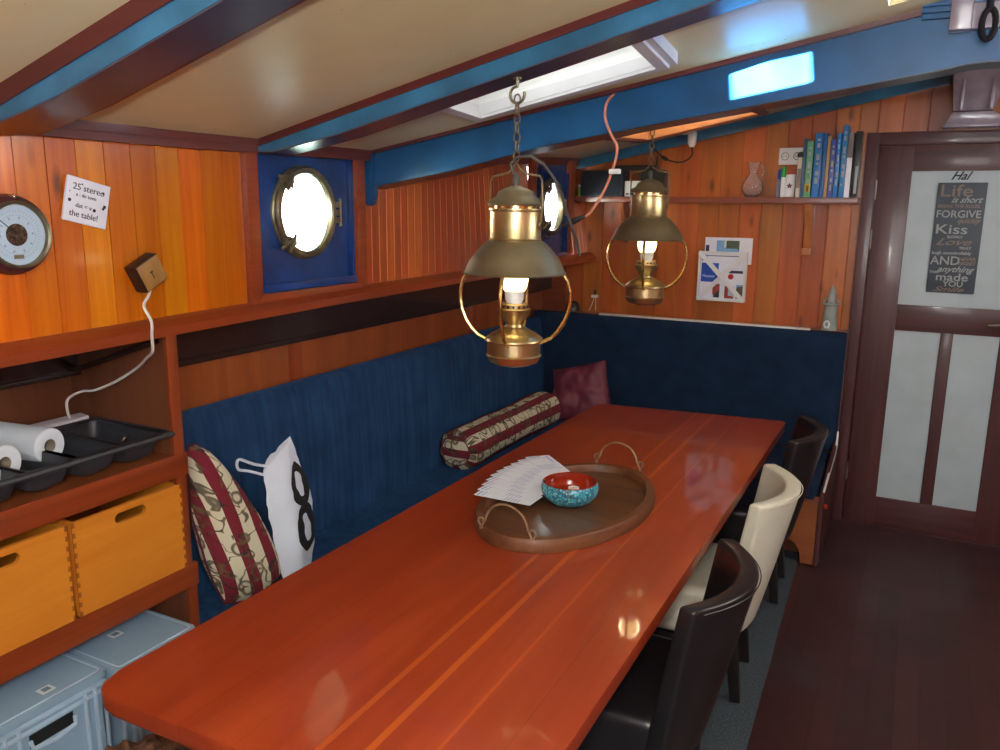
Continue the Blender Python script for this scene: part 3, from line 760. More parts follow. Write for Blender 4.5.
# ------------------------------------------------------------------ bookshelf on the bulkhead and what stands on it
SZ = 1.818
rt = thing('wall_shelf', 'long narrow mahogany shelf fixed across the bulkhead, books at its right end', 'shelf', (-1.1, YB, SZ-.035))
part('board', MB().box(-1.90, -.31, 4.69, YB-.001, SZ-.034, SZ, .004), M['shelfwood'], rt)
mb = MB(); pr = [(4.838, SZ-.035), (4.72, SZ-.035), (4.722, SZ-.06), (4.745, SZ-.10), (4.785, SZ-.155), (4.80, SZ-.22), (4.825, SZ-.27), (4.838, SZ-.275)]
mb.prism(pr, -.578, -.534, 'x', .003); part('bracket', mb, M['bracketwood'], rt)
part('bracket_foot', MB().box(-.582, -.53, 4.79, 4.838, SZ-.31, SZ-.272, .003), M['bracketwood'], rt)
mb = MB().prism(pr, -1.62, -1.595, 'x', .002); part('bracket', mb, M['frontwood'], rt)
XK = lambda px: -.620 + (px-802)*.004869
ZK = lambda py: SZ + (193.5-py)*.00515
books = [(800.5, 805, 153, (206, 196, 176), .10, 'thin cream paperback at the left end of the row of shelf books'), (805.3, 808.6, 134, (62, 96, 128), .12, 'steel blue spined book beside the thin cream paperback'),
         (809, 816, 137, (92, 158, 116), .12, 'green spined book, the only green one in the shelf row'), (817, 824.7, 129, (26, 104, 176), .13, 'thick mid blue book with pale lettering right of the green book'),
         (825, 829.3, 130, (22, 84, 156), .13, 'slimmer plain blue book to the left of the tan book'), (829.6, 833, 132.5, (176, 146, 96), .12, 'tan spined book in the middle of the blue books'),
         (833.5, 838.5, 136, (70, 84, 160), .12, 'violet blue book just right of the tan one'), (839, 843.3, 130.5, (30, 120, 200), .13, 'bright blue book standing next to the tallest book'),
         (844.3, 849.8, 122.5, (40, 124, 184), .13, 'tallest blue book of the shelf row'), (850.3, 855.6, 130, (110, 112, 116), .12, 'grey book with a white lower spine beside the tallest blue book'),
         (857, 863.4, 128.5, (30, 30, 34), .12, 'black ring binder style book at the right end of the shelf row')]
for i, (a, b, t, c, dp, lab) in enumerate(books):
    x0, x1 = XK(a), XK(b); zt_ = ZK(t); y0 = 4.705; y1 = y0+dp
    bk = thing('book', lab, 'book', ((x0+x1)/2, (y0+y1)/2, SZ), 0, 'books on the bulkhead shelf')
    cov = MB().box(x0, x1, y0, y0+.003, SZ, zt_, .001).box(x0, x0+.002, y0, y1, SZ, zt_).box(x1-.002, x1, y0, y1, SZ, zt_)
    part('cover', cov, plain('book cover %d' % i, c, .3, vary=.05, coat=.3), bk)
    part('page_block', MB().box(x0+.002, x1-.002, y0+.004, y1-.003, SZ+.002, zt_-.003), M['paper'], bk)
    w = x1-x0
    if i in (3, 6, 7, 8, 2):
        z = zt_-.03; k = 0
        while z > SZ+.06:
            h = .012+.01*((k*7) % 3); part('spine_lettering', MB().box(x0+w*.3, x1-w*.3, y0-.0006, y0, z-h, z), M['signpale'], bk); z -= h+.012+.02*(k % 2); k += 1
    if i in (2,): part('spine_patch', MB().box(x0+.003, x1-.003, y0-.0006, y0, SZ+.03, SZ+.07), plain('yellow patch', (214, 176, 60), .4), bk)
    if i == 9: part('spine_label', MB().box(x0, x1, y0-.0007, y0, SZ+.0, SZ+(zt_-SZ)*.62), M['paper'], bk)
    if i == 0: part('spine_label', MB().box(x0+.002, x1-.002, y0-.0007, y0, SZ+.05, SZ+.15), M['signtan'], bk)
    if i == 10: part('spine_label', MB().box(x0+.012, x1-.006, y0-.0007, y0, SZ+.02, SZ+.16), M['signpale'], bk)
# glass jug
jx, jy = -.865, 4.765
rt = thing('glass_jug', 'clear bulbous glass jug with a narrow neck and handle on the shelf', 'jug', (jx, jy, SZ))
prof = [(0, .001), (.036, .001), (.052, .02), (.06, .05), (.052, .085), (.03, .112), (.022, .128), (.024, .15), (.036, .185), (.039, .192), (.035, .192), (.021, .15), (.018, .128), (.026, .110), (.047, .082), (.054, .05), (.047, .024), (.03, .008), (0, .007)]
obj('body', MB().lathe(prof, (0, 0, 0), 28), M['glass'], rt)
obj('handle', MB().tube([(.03, 0, .172), (.05, 0, .165), (.056, 0, .14), (.05, 0, .115), (.038, 0, .098)], .005, 8), M['glass'], rt)
# socket
rt = thing('wall_socket', 'white double power socket on the bulkhead above the pen cup', 'socket', (-.665, YB-.008, 2.035))
part('plate', MB().box(-.745, -.615, YB-.014, YB-.001, 1.995, 2.085, .004), M['white'], rt)
for x in (-.712, -.648):
    rr = MB().lathe([(.021, -.0005), (.021, -.002), (.018, -.002), (.018, -.0005)], (x, YB-.014, 2.04), 20, 'y')
    rr.lathe([(0, -.0008), (.003, -.0008)], (x-.007, YB-.014, 2.04), 8, 'y').lathe([(0, -.0008), (.003, -.0008)], (x+.007, YB-.014, 2.04), 8, 'y')
    part('outlet', rr, M['black'] if x > -.68 else M['signtan'], rt)
part('plug', MB().lathe([(0, -.03), (.014, -.03), (.018, -.004), (0, -.002)], (-.63, YB-.014, 2.045), 16, 'y'), M['black'], rt)
# pen cup
cx_, cy_ = -.665, 4.735
rt = thing('pen_cup', 'white cup printed with a dark red maple shape, on the shelf beside the books', 'cup', (cx_, cy_, SZ))
obj('cup', MB().lathe([(0, .001), (.03, .001), (.034, .004), (.036, .12), (.033, .12), (.031, .006), (0, .005)], (0, 0, 0), 24), M['white'], rt)
star = []
for k in range(10):
    a = PI/2+k*PI/5; r = .017 if k % 2 == 0 else .008; star.append((r*math.cos(a), .06+r*math.sin(a)))
mb = MB(); A = [mb.bm.verts.new((x+.006, -math.sqrt(max(.0355**2-(x+.006)**2, 0))-.0012, z)) for x, z in star]; mb.bm.faces.new(A)
obj('printed_motif', mb, M['maroon'], rt)
for (dx, dy, col, h, nm, lab) in ((-.055, .01, (30, 60, 160), .15, 'M1', 'blue marker pen standing left of the green capped one on the shelf'), (-.028, -.035, (20, 150, 40), .16, 'M2', 'white marker pen with a green cap in front of the pen cup')):
    mk = thing('marker_pen', lab, 'marker', (cx_+dx, cy_+dy, SZ))
    obj('barrel', MB().lathe([(0, .0), (.0115, .001), (.012, h-.05), (.0, h-.05)], (0, 0, 0), 14), M['white'] if nm == 'M2' else plain('grey barrel', (120, 130, 150), .4), mk)
    obj('cap', MB().lathe([(.0125, h-.055), (.013, h-.02), (.009, h), (0, h)], (0, 0, 0), 14), plain('marker cap '+nm, col, .3), mk)
solo('notebook', MB().box(-.633, -.624, 4.71, 4.80, SZ, SZ+.15, .001), M['black'], 'thin black notebook upright between the pen cup and the books', 'notebook', (-.628, 4.76, SZ))
# left end of the shelf
rt = thing('speaker_box', 'dark blue black loudspeaker box at the left end of the shelf', 'speaker', (-1.73, 4.77, SZ))
part('cabinet', MB().box(-1.865, -1.60, 4.70, 4.825, SZ, SZ+.152, .004), plain('charcoal cabinet', (38, 42, 54), .5), rt)
part('grille', MB().box(-1.855, -1.61, 4.696, 4.701, SZ+.01, SZ+.142, .003), plain('speaker cloth', (30, 34, 46), .9), rt)
rt = thing('white_box', 'small white device box behind the further lantern on the shelf', 'box', (-1.52, 4.76, SZ))
part('casing', MB().box(-1.592, -1.50, 4.715, 4.80, SZ, SZ+.09, .004), M['white'], rt)
part('front_grid', MB().box(-1.58, -1.565, 4.713, 4.716, SZ+.01, SZ+.02).box(-1.55, -1.535, 4.713, 4.716, SZ+.01, SZ+.02), M['black'], rt)
rt = thing('router', 'flat black router resting across the speaker and white box', 'router', (-1.55, 4.765, SZ+.156))
part('casing', MB().box(-1.66, -1.41, 4.71, 4.82, SZ+.154, SZ+.180, .006), M['black'], rt)
part('antenna', MB().tube([(-1.43, 4.80, SZ+.17), (-1.43, 4.81, SZ+.235)], .004, 6), M['black'], rt)
rt = thing('amplifier', 'matt black boxy unit on the shelf between the white box and the jug', 'amplifier', (-1.43, 4.765, SZ))
part('casing', MB().box(-1.495, -1.36, 4.715, 4.82, SZ, SZ+.152, .005), M['black'], rt)
part('knob', MB().lathe([(0, -.012), (.012, -.012), (.013, 0), (0, 0)], (-1.43, 4.714, SZ+.05), 14, 'y'), M['chrome'], rt)
rt = thing('green_tube', 'small lime green bottle standing at the far left of the shelf', 'bottle', (-1.878, 4.72, SZ))
obj('bottle', MB().lathe([(0, 0), (.008, .001), (.009, .05), (.005, .058), (0, .058)], (0, 0, 0), 12), M['lime'], rt)
obj('cap', MB().lathe([(.006, .056), (.006, .07), (0, .07)], (0, 0, 0), 12), M['white'], rt)

# magazine rack and leaflet on the bulkhead
yb = YB-.001
rt = thing('paper_rack', 'white cross-barred wall rack holding a blue magazine', 'rack', (-1.0, yb, 1.22))
fr = MB(); x0, x1, z0, z1 = -1.15, -.872, 1.222, 1.51
for q in ((x0, x1, z0, z0+.012), (x0, x1, z1-.014, z1), (x0, x0+.012, z0, z1), (x1-.012, x1, z0, z1)): fr.box(q[0], q[1], yb-.035, yb-.025, q[2], q[3], .002)
fr.box(x0, x0+.006, yb-.03, yb, z0, z1).box(x1-.006, x1, yb-.03, yb, z0, z1).box(x0, x1, yb-.03, yb, z0, z0+.006)
part('frame', fr, M['white'], rt)
cr = MB()
for s_ in (1, -1):
    L = math.hypot(x1-x0, z1-z0)-.02; ang = math.atan2(z1-z0, x1-x0)*s_
    cr.box(-L/2, L/2, -.003, .003, -.013, .013, .001, Matrix.Translation(((x0+x1)/2, yb-.037+.002*s_, (z0+z1)/2)) @ Matrix.Rotation(-ang, 4, 'Y'))
part('cross_bar', cr, M['white'], rt)
rt = thing('magazine', 'magazine with a bright blue cover panel held in the white rack', 'magazine', (-1.0, yb-.015, 1.23))
part('cover', MB().box(x0+.012, x1-.012, yb-.022, yb-.012, z0+.008, z1-.012), M['paper'], rt)
part('blue_panel', MB().box(x0+.018, x0+.118, yb-.0228, yb-.022, z0+.11, z0+.22), M['printblue'], rt)
part('photo', MB().box(x0+.09, x0+.13, yb-.0228, yb-.022, z0+.02, z0+.10), M['photo2'], rt)
part('photo', MB().box(x0+.16, x0+.215, yb-.0228, yb-.022, z0+.018, z0+.09), M['photo2'], rt)
part('photo', MB().box(x0+.225, x1-.016, yb-.0228, yb-.022, z0+.02, z0+.10), M['photo1'], rt)
part('photo', MB().box(x0+.016, x0+.05, yb-.0228, yb-.022, z1-.055, z1-.02), M['photo1'], rt)
part('navy_bar', MB().box(x0+.15, x1-.02, yb-.0228, yb-.022, z0+.165, z0+.18), M['printnavy'], rt)
part('red_spot', MB().lathe([(0, -.0009), (.016, -.0009)], (x0+.19, yb-.022, z0+.145), 14, 'y'), M['printred'], rt)
part('headline_rule', MB().box(x0+.05, x0+.23, yb-.0228, yb-.022, z1-.028, z1-.024), M['black'], rt)
text('KOEMPELS', .026, (1, 0, 0), (0, 0, 1), (x0+.082, yb-.0229, z1-.056), M['printnavy'], rt, rt, name='headline') if False else None
text('Meester', .022, (1, 0, 0), (0, 0, 1), (x0+.026, yb-.0235, z0+.137), M['paper'], rt, rt, name='title_lettering')
rt = thing('leaflet', 'white leaflet with a landscape photo tucked behind the cross-barred rack', 'leaflet', (-.98, yb-.006, 1.5))
part('sheet', MB().box(-1.122, -.852, yb-.009, yb-.004, 1.44, 1.59), M['paper'], rt)
part('landscape_photo', MB().box(-1.055, -.925, yb-.0098, yb-.009, 1.50, 1.573), M['photo1'], rt)
part('blue_block', MB().box(-1.117, -1.097, yb-.0098, yb-.009, 1.50, 1.545), M['printnavy'], rt)
# ------------------------------------------------------------------ corner bench
rt = thing('corner_bench', 'L-shaped navy upholstered corner bench running along hull and bulkhead', 'bench', (-1.8, 4.3, 0))
mb = MB(); mb.box(-2.15, -1.52, 1.70, 4.80, .10, .335); mb.box(-1.52, -.34, 4.14, 4.80, .10, .335)
mb.box(-2.15, -1.58, 1.70, 4.80, 0.007, .10); mb.box(-1.58, -.40, 4.22, 4.80, 0.007, .10)
part('base', mb, M['ply'], rt)
arch = [(-1.40, .335), (-1.40, .007), (-1.33, .007), (-1.30, .07), (-1.24, .12), (-.50, .13), (-.44, .128), (-.405, .11), (-.382, .07), (-.376, .007), (-.315, .007), (-.315, .335)]
part('front_board', MB().prism(arch[::-1], 4.09, 4.112, 'y', .003), M['frontwood'], rt)
part('front_rail', MB().box(-1.50, -.312, 4.080, 4.115, .337, .372, .003), M['mahogx'], rt)
part('side_panel', MB().prism([(4.085, .007), (4.835, .007), (4.835, 1.108), (4.70, 1.108), (4.685, .50), (4.085, .395)], -.312, -.292, 'x', .003), M['doorframe'], rt)
part('knob', MB().lathe([(0, .018), (.012, .016), (.016, .008), (.01, 0), (0, 0)], (-.292, 4.12, .315), 14, 'x'), plain('red knob', (170, 50, 26), .3), rt)
part('seat_end_board', MB().prism([(4.082, .396), (4.60, .440), (4.665, .465), (4.69, .55), (4.665, .565), (4.63, .475), (4.082, .405)], -.300, -.290, 'x', .001), M['white'], rt, label='white strip along the end of the seat')
def softbox(x0, x1, y0, y1, z0, z1, r=.03, bulge=.012, nx=8):
    mb = MB(); mb.box(x0, x1, y0, y1, z0, z1, r, seg=3); return mb
part('seat_cushion', softbox(-2.09, -1.50, 1.70, 4.66, .33, .452, .03), M['navy'], rt)
part('seat_cushion', softbox(-1.50, -.322, 4.075, 4.66, .34, .45, .03), M['navy2'], rt)
def leanback(x0b, x0t, thick, y0, y1, zb, zt_, ribs=True):
    """leaning backrest with shallow vertical channels and a rounded top"""
    mb = MB(); ny = 150; prof = []
    L = zt_-zb
    pr = [(0, 0, 1), (.25, 0, 1), (.5, 0, 1), (.75, 0, 1), (.93, 0, .6), (.985, .012, 0), (1, .035, 0), (1, thick-.02, 0), (.97, thick, 0), (0, thick, 0)]
    rows = []
    for i in range(ny+1):
        y = y0+(y1-y0)*i/ny; e = min(1, min(y-y0, y1-y)/.03); row = []
        for v, dx, rb in pr:
            x = x0b+(x0t-x0b)*v - dx
            wv = .0032*math.cos(2*PI*(y-y0)/.046+.3*math.sin(5*y))*rb*v if ribs else 0
            x += wv - (1-e)**2*.025*(1 if dx < .03 else 0)
            x += .010*math.sin(PI*min(1, v/.93))*rb
            row.append(mb.bm.verts.new((x, y, zb+L*v)))
        rows.append(row)
    k = len(pr)
    for A, B in zip(rows, rows[1:]):
        for j in range(k): mb.bm.faces.new((A[j], A[(j+1) % k], B[(j+1) % k], B[j]))
    mb.bm.faces.new(rows[0]); mb.bm.faces.new(rows[-1][::-1])
    return mb
part('backrest', leanback(-2.055, -2.085, .075, 1.70, 4.70, .44, 1.072), M['navy'], rt, sharp=60)
# bulkhead backrest: panel with button dimples
mb = MB()
BX0, BX1, BZ0, BZ1 = -2.15, -.30, .45, 1.103
btn = [(-1.55+.2*i, .80-.0*i) for i in range(7)]
def bfn(u, v):
    x = BX0+(BX1-BX0)*u; z = BZ0+(BZ1-BZ0)*v
    e = min(1, min(x-BX0, BX1-x, (BZ1-z))/.04)
    y = 4.655+.03*(1-e)**2 + .006*math.sin(9*x)*math.sin(6*z)
    for bx, bz in btn: y += .014*math.exp(-((x-bx)**2+((z-bz)*1.4)**2)/.0012)
    return (x, y, z)
V = mb.grid(bfn, 90, 34)
n0, n1 = 90, 34
back = {}
for (i, j) in [(0, 0), (n0, 0), (n0, n1), (0, n1)]: back[(i, j)] = mb.bm.verts.new((V[i][j].co.x, 4.74, V[i][j].co.z))
mb.bm.faces.new([V[i][n1] for i in range(n0+1)] + [back[(n0, n1)], back[(0, n1)]])
mb.bm.faces.new([V[n0][j] for j in range(n1, -1, -1)] + [back[(n0, 0)], back[(n0, n1)]])
mb.bm.faces.new([V[i][0] for i in range(n0, -1, -1)] + [back[(0, 0)], back[(n0, 0)]])
mb.bm.faces.new([back[(0, 0)], back[(0, n1)], back[(n0, n1)], back[(n0, 0)]])
part('backrest', mb, M['navy2'], rt, sharp=50)
part('back_ledge', MB().box(-2.14, -.293, 4.742, 4.838, 1.085, 1.103, .002), M['frontwood'], rt)
part('white_ledge_strip', MB().box(-1.72, -.49, 4.70, 4.742, 1.104, 1.113, .001), M['white'], rt)
# lighthouse
rt = thing('lighthouse_ornament', 'small weathered grey lighthouse figurine on the ledge by the door frame', 'ornament', (-.40, 4.79, 1.103))
obj('tower', MB().lathe([(0, 0), (.042, .001), (.040, .02), (.033, .10), (.032, .135), (.044, .142), (.044, .15), (.02, .15), (0, .15)], (0, 0, 0), 20), M['lighthouse'], rt)
obj('lantern_room', MB().lathe([(0, .15), (.019, .15), (.018, .195), (.023, .198), (.012, .222), (.004, .235), (.003, .25), (0, .252)], (0, 0, 0), 16), M['lighthouse'], rt)
mb = MB()
for k in range(10):
    a = 2*PI*k/10; mb.tube([(.041*math.cos(a), .041*math.sin(a), .148), (.041*math.cos(a), .041*math.sin(a), .172)], .0016, 5)
mb.tube([(.041*math.cos(2*PI*k/20), .041*math.sin(2*PI*k/20), .172) for k in range(20)], .002, 5, closed=True)
obj('railing', mb, M['lighthouse'], rt)
pts = [(-.012+.013*math.cos(a), -.041, .035+.018*math.sin(a)) for a in [i*2*PI/14 for i in range(14)]]
obj('lifebuoy', MB().tube(pts, .005, 6, closed=True), M['white'], rt)
# black lamp cap and white plug on the corner ledge
rt = thing('desk_speaker', 'small black rounded gadget on the corner ledge below the far portlight', 'speaker', (-1.93, 4.79, 1.104))
obj('body', MB().lathe([(0, .001), (.05, .002), (.048, .03), (.036, .055), (.02, .066), (0, .068)], (0, 0, 0), 20), M['black'], rt)
obj('front_badge', MB().lathe([(0, 0), (.008, 0), (.008, .003), (0, .003)], (.02, -.043, .035), 10, 'y'), M['chrome'], rt)
rt = thing('white_adapter', 'white cable adapter on the bulkhead corner above the backrest', 'adapter', (-1.795, YB-.01, 1.2))
part('body', MB().box(-1.815, -1.775, YB-.03, YB-.001, 1.195, 1.212, .003), M['white'], rt)
part('plug', MB().tube([(-1.795, YB-.015, 1.212), (-1.787, YB-.03, 1.245)], .009, 10), M['chrome'], rt)
part('cable', MB().tube([(-1.80, YB-.012, 1.197), (-1.81, YB-.012, 1.16), (-1.83, YB-.014, 1.112)], .0025, 6).tube([(-1.79, YB-.012, 1.197), (-1.788, YB-.012, 1.112)], .0025, 6), M['whitecable'], rt)

# ------------------------------------------------------------------ table
rt = thing('dining_table', 'long glossy red brown wooden table with pale inlaid stripes', 'table', (-.98, 2.45, 0))
def rounded(poly, r, seg=6):
    out = []; n = len(poly)
    for i in range(n):
        p = Vector(poly[i]).to_2d(); a = Vector(poly[i-1]).to_2d(); b = Vector(poly[(i+1) % n]).to_2d()
        rr = r[i] if isinstance(r, (list, tuple)) else r
        p1 = p+(a-p).normalized()*rr; p2 = p+(b-p).normalized()*rr
        for k in range(seg+1):
            t = k/seg; q = p1*(1-t)**2+p*2*t*(1-t)+p2*t*t; out.append((q.x, q.y))
    return out
top = rounded([(-1.468, .975), (-.500, .985), (-.488, 4.012), (-1.418, 3.905)], [.075, .05, .03, .03])
part('table_top', MB().prism(top, .708, .75, 'z', .008, seg=3), M['table'], rt)
part('apron', MB().box(-1.30, -.66, 1.25, 1.28, .60, .708, .003).box(-1.30, -.66, 3.62, 3.65, .60, .708, .003).box(-1.32, -1.29, 1.25, 3.65, .60, .708, .003).box(-.67, -.64, 1.25, 3.65, .60, .708, .003), M['mahog'], rt)
for x in (-1.28, -.99):
    for y in (1.33, 3.55): part('leg', MB().box(x-.035, x+.035, y-.035, y+.035, .007, .66, .006), M['mahogz'], rt)
part('edge_cleat', MB().prism([(1.02, .706), (1.23, .706), (1.21, .682), (1.05, .680)], -.56, -.492, 'x', .004), M['table'], rt)
# serving tray
rt = thing('oval_tray', 'rough dark wooden oval tray with curled wire handles on the table', 'tray', (-.975, 2.435, .75))
rt.rotation_euler = (0, 0, -.10)
A_, B_ = .262, .412
rim = [(1.0, .0), (1.01, .008), (1.0, .036), (.985, .042), (.90, .042), (.885, .036), (.87, .018), (.86, .016)]
def oval(prof, closed=False):
    mb = MB(); rings = []; seg = 72
    for f, h in prof:
        if f < 1e-6: rings.append([mb.bm.verts.new((0, 0, h))]); continue
        off = (1-f)*1.0
        rings.append([mb.bm.verts.new(((A_-(1-f)*.28)*math.cos(2*PI*k/seg)*(1+.006*math.sin(5*2*PI*k/seg+1)), (B_-(1-f)*.28)*math.sin(2*PI*k/seg), h)) for k in range(seg)])
    for A, B in zip(rings, rings[1:]):
        for k in range(seg):
            j = (k+1) % seg
            if len(B) == 1: mb.bm.faces.new((A[k], A[j], B[0]))
            elif len(A) == 1: mb.bm.faces.new((A[0], B[j], B[k]))
            else: mb.bm.faces.new((A[k], A[j], B[j], B[k]))
    return mb
mb = oval([(1.0, 0), (1.01, .008), (1.0, .036), (.985, .042), (.90, .042), (.885, .036), (.87, .016), (.87, .001), (1.0, 0)])
obj('rim', mb, M['trayrim'], rt)
mb = MB(); seg = 72
for h in (.002, .017):
    ring = [mb.bm.verts.new(((A_-.034)*math.cos(2*PI*k/seg), (B_-.034)*math.sin(2*PI*k/seg), h)) for k in range(seg)]; mb.bm.faces.new(ring if h > .01 else ring[::-1])
obj('tray_bottom', mb, M['traywood'], rt)
for s_ in (1, -1):
    pts = []
    yb_ = s_*(B_-.016)
    def spiral(cx, dirx):
        out = []
        for k in range(13):
            a = k/12*1.6*PI; r = .016*(1-k/12*.65); out.append((cx+dirx*(.0+r*math.sin(a)), yb_, .066-.016+(.016-r*math.cos(a))*1.0))
        return out
    L = [(x, y, z) for x, y, z in spiral(-.088, -1)][::-1]; Rr = spiral(.088, 1)
    arc = []
    for k in range(1, 16):
        a = PI-k/16*PI; arc.append((.088*math.cos(a)*.86, yb_+s_*.0, .050+.085*math.sin(a)**.8))
    obj('wire_handle', MB().tube(L+arc+Rr, .0038, 6).tube([(-.092, yb_, .04), (-.092, yb_, .052)], .006, 6).tube([(.092, yb_, .04), (.092, yb_, .052)], .006, 6), M['rust'], rt)
# bowl
bx, by = -.978, 2.45
rt = thing('bowl', 'turquoise mosaic bowl with rust red glazed inside, on the oval tray', 'bowl', (bx, by, .768))
obj('outer_wall', MB().lathe([(0, .0), (.06, .0), (.075, .010), (.093, .03), (.098, .05), (.094, .070), (.092, .0725)], (0, 0, 0), 40), M['mosaic'], rt)
obj('glazed_inside', MB().lathe([(.092, .0725), (.0885, .0745), (.085, .071), (.087, .05), (.078, .032), (.06, .026), (0, .024)], (0, 0, 0), 40), M['glaze'], rt)
for i, (dx, dy) in enumerate(((-.028, -.022), (.022, -.026), (.002, .03))):
    c_ = thing('tealight', 'white tealight candle lying inside the turquoise bowl', 'candle', (bx+dx, by+dy, .7925), 0, 'tealights in the bowl')
    obj('wax', MB().lathe([(0, .001), (.019, .001), (.019, .016), (.016, .017), (.015, .014), (0, .013)], (0, 0, 0), 20), M['tealight'], c_)
    obj('wick', MB().tube([(0, 0, .013), (.001, 0, .021)], .001, 5), M['black'], c_)
# fan of leaflets
def sheetmb():
    mb = MB(); mb.box(-.050, .050, 0, .215, 0, .0009); return mb
proto = None
for i in range(10):
    f = i/9
    ang = math.radians(88-f*43)        # 0 = +y, positive turns towards -x
    px = interp(f, [0, .5, 1], [-1.050, -1.092, -1.092]); py = 2.335+f*.275
    z = .7935+f*.011
    if proto is None:
        proto = thing('leaflet', 'white leaflet printed in pale blue, one of the fan beside the bowl on the tray', 'leaflet', (px, py, z), ang, 'leaflets fanned on the tray')
        obj('sheet', sheetmb(), M['paper'], proto)
        pr = MB()
        for k in range(5): pr.box(-.045, .045-.01*(k % 3), .05+.012*k, .0525+.012*k, .0009, .0011)
        pr.box(-.045, .01, .20, .206, .0009, .0011).box(-.045, .03, .185, .188, .0009, .0011).box(.03, .036, .12, .205, .0009, .0011)
        obj('print', pr, plain('faint blue print', (168, 176, 220), .7), proto); c_ = proto
    else:
        c_ = copy_tree(proto); c_.location = (px, py, z); c_.rotation_euler = (0, 0, ang)
    c_.rotation_euler = (math.radians(-.6), 0, ang)

# ------------------------------------------------------------------ chairs
def make_chair(label, leather, loc, rotz, cx=0):
    rt = thing('dining_chair', label, 'chair', loc, rotz, None)
    # seat faces -x ; rear legs near x=0
    s_ = MB(); s_.box(-.46, -.012, -.230, .230, .275, .458, .035, seg=3)
    obj('seat', s_, leather, rt)
    mb = MB(); nu, nv = 18, 12; zb, zt_ = .30, .802; T = []
    def surf(u, v, outer):
        uu = u*2-1; z = zb+(zt_-zb)*v
        lean = -.012+.128*v**.95
        y = uu*(.235)*(1-.04*(1-v)); sag = .098*(abs(uu)**2.1)*(.6+.4*v)
        th = .074-.012*v
        nx = 1.0; ny = 2*.098*uu*(.6+.4*v)/.235; ln = math.hypot(nx, ny)
        x = lean-sag+.004
        if outer: x += th/ln*.9; y += ny/ln*th*.5
        return (x, y, z)
    F = [[mb.bm.verts.new(surf(i/nu, j/nv, 0)) for j in range(nv+1)] for i in range(nu+1)]
    O = [[mb.bm.verts.new(surf(i/nu, j/nv, 1)) for j in range(nv+1)] for i in range(nu+1)]
    for i in range(nu):
        for j in range(nv):
            mb.bm.faces.new((F[i][j], F[i][j+1], F[i+1][j+1], F[i+1][j])); mb.bm.faces.new((O[i][j], O[i+1][j], O[i+1][j+1], O[i][j+1]))
        mb.bm.faces.new((F[i][nv], O[i][nv], O[i+1][nv], F[i+1][nv])); mb.bm.faces.new((F[i][0], F[i+1][0], O[i+1][0], O[i][0]))
    for j in range(nv):
        mb.bm.faces.new((F[0][j], O[0][j], O[0][j+1], F[0][j+1])); mb.bm.faces.new((F[nu][j], F[nu][j+1], O[nu][j+1], O[nu][j]))
    bmesh.ops.recalc_face_normals(mb.bm, faces=mb.bm.faces)
    es = [e for e in mb.bm.edges if len(e.link_faces) == 2 and e.calc_face_angle(0) > .9]
    bmesh.ops.bevel(mb.bm, geom=es, offset=.011, segments=3, profile=.5, affect='EDGES')
    obj('backrest', mb, leather, rt, sharp=70)
    seam = MB(); pts = [Vector(surf(i/24, .985, 1))+Vector((.0045, 0, -.004)) for i in range(1, 24)]
    seam.tube(pts, .0016, 5); obj('seam', seam, leather, rt)
    for sx in (0, 1):
        for sy in (-1, 1):
            l = MB(); y = sy*.145+.02
            if sx: x0, x1, zt2, y0_ = -.425, -.43, .30, y
            else: x0, x1, zt2, y0_ = -.018, .018, .30, y
            w0, w1 = .022, .018
            l.hexa([(x1-w1, y-w1, .007), (x1+w1, y-w1, .007), (x1+w1, y+w1, .007), (x1-w1, y+w1, .007), (x0-w0, y-w0, zt2), (x0+w0, y-w0, zt2), (x0+w0, y+w0, zt2), (x0-w0, y+w0, zt2)], .003)
            obj('leg', l, M['darkleg'], rt)
    fr = MB().box(-.44, -.03, -.205, .205, .262, .29, .004); obj('seat_frame', fr, M['darkleg'], rt)
    return rt
make_chair('black leather dining chair nearest the camera, at the table edge', M['leather_black'], (-.462, 2.065, 0), .015)
make_chair('cream leather dining chair between the two black ones', M['leather_cream'], (-.455, 2.87, 0), .07)
make_chair('black leather dining chair furthest away, by the bench end', M['leather_black'], (-.448, 3.72, 0), .045)

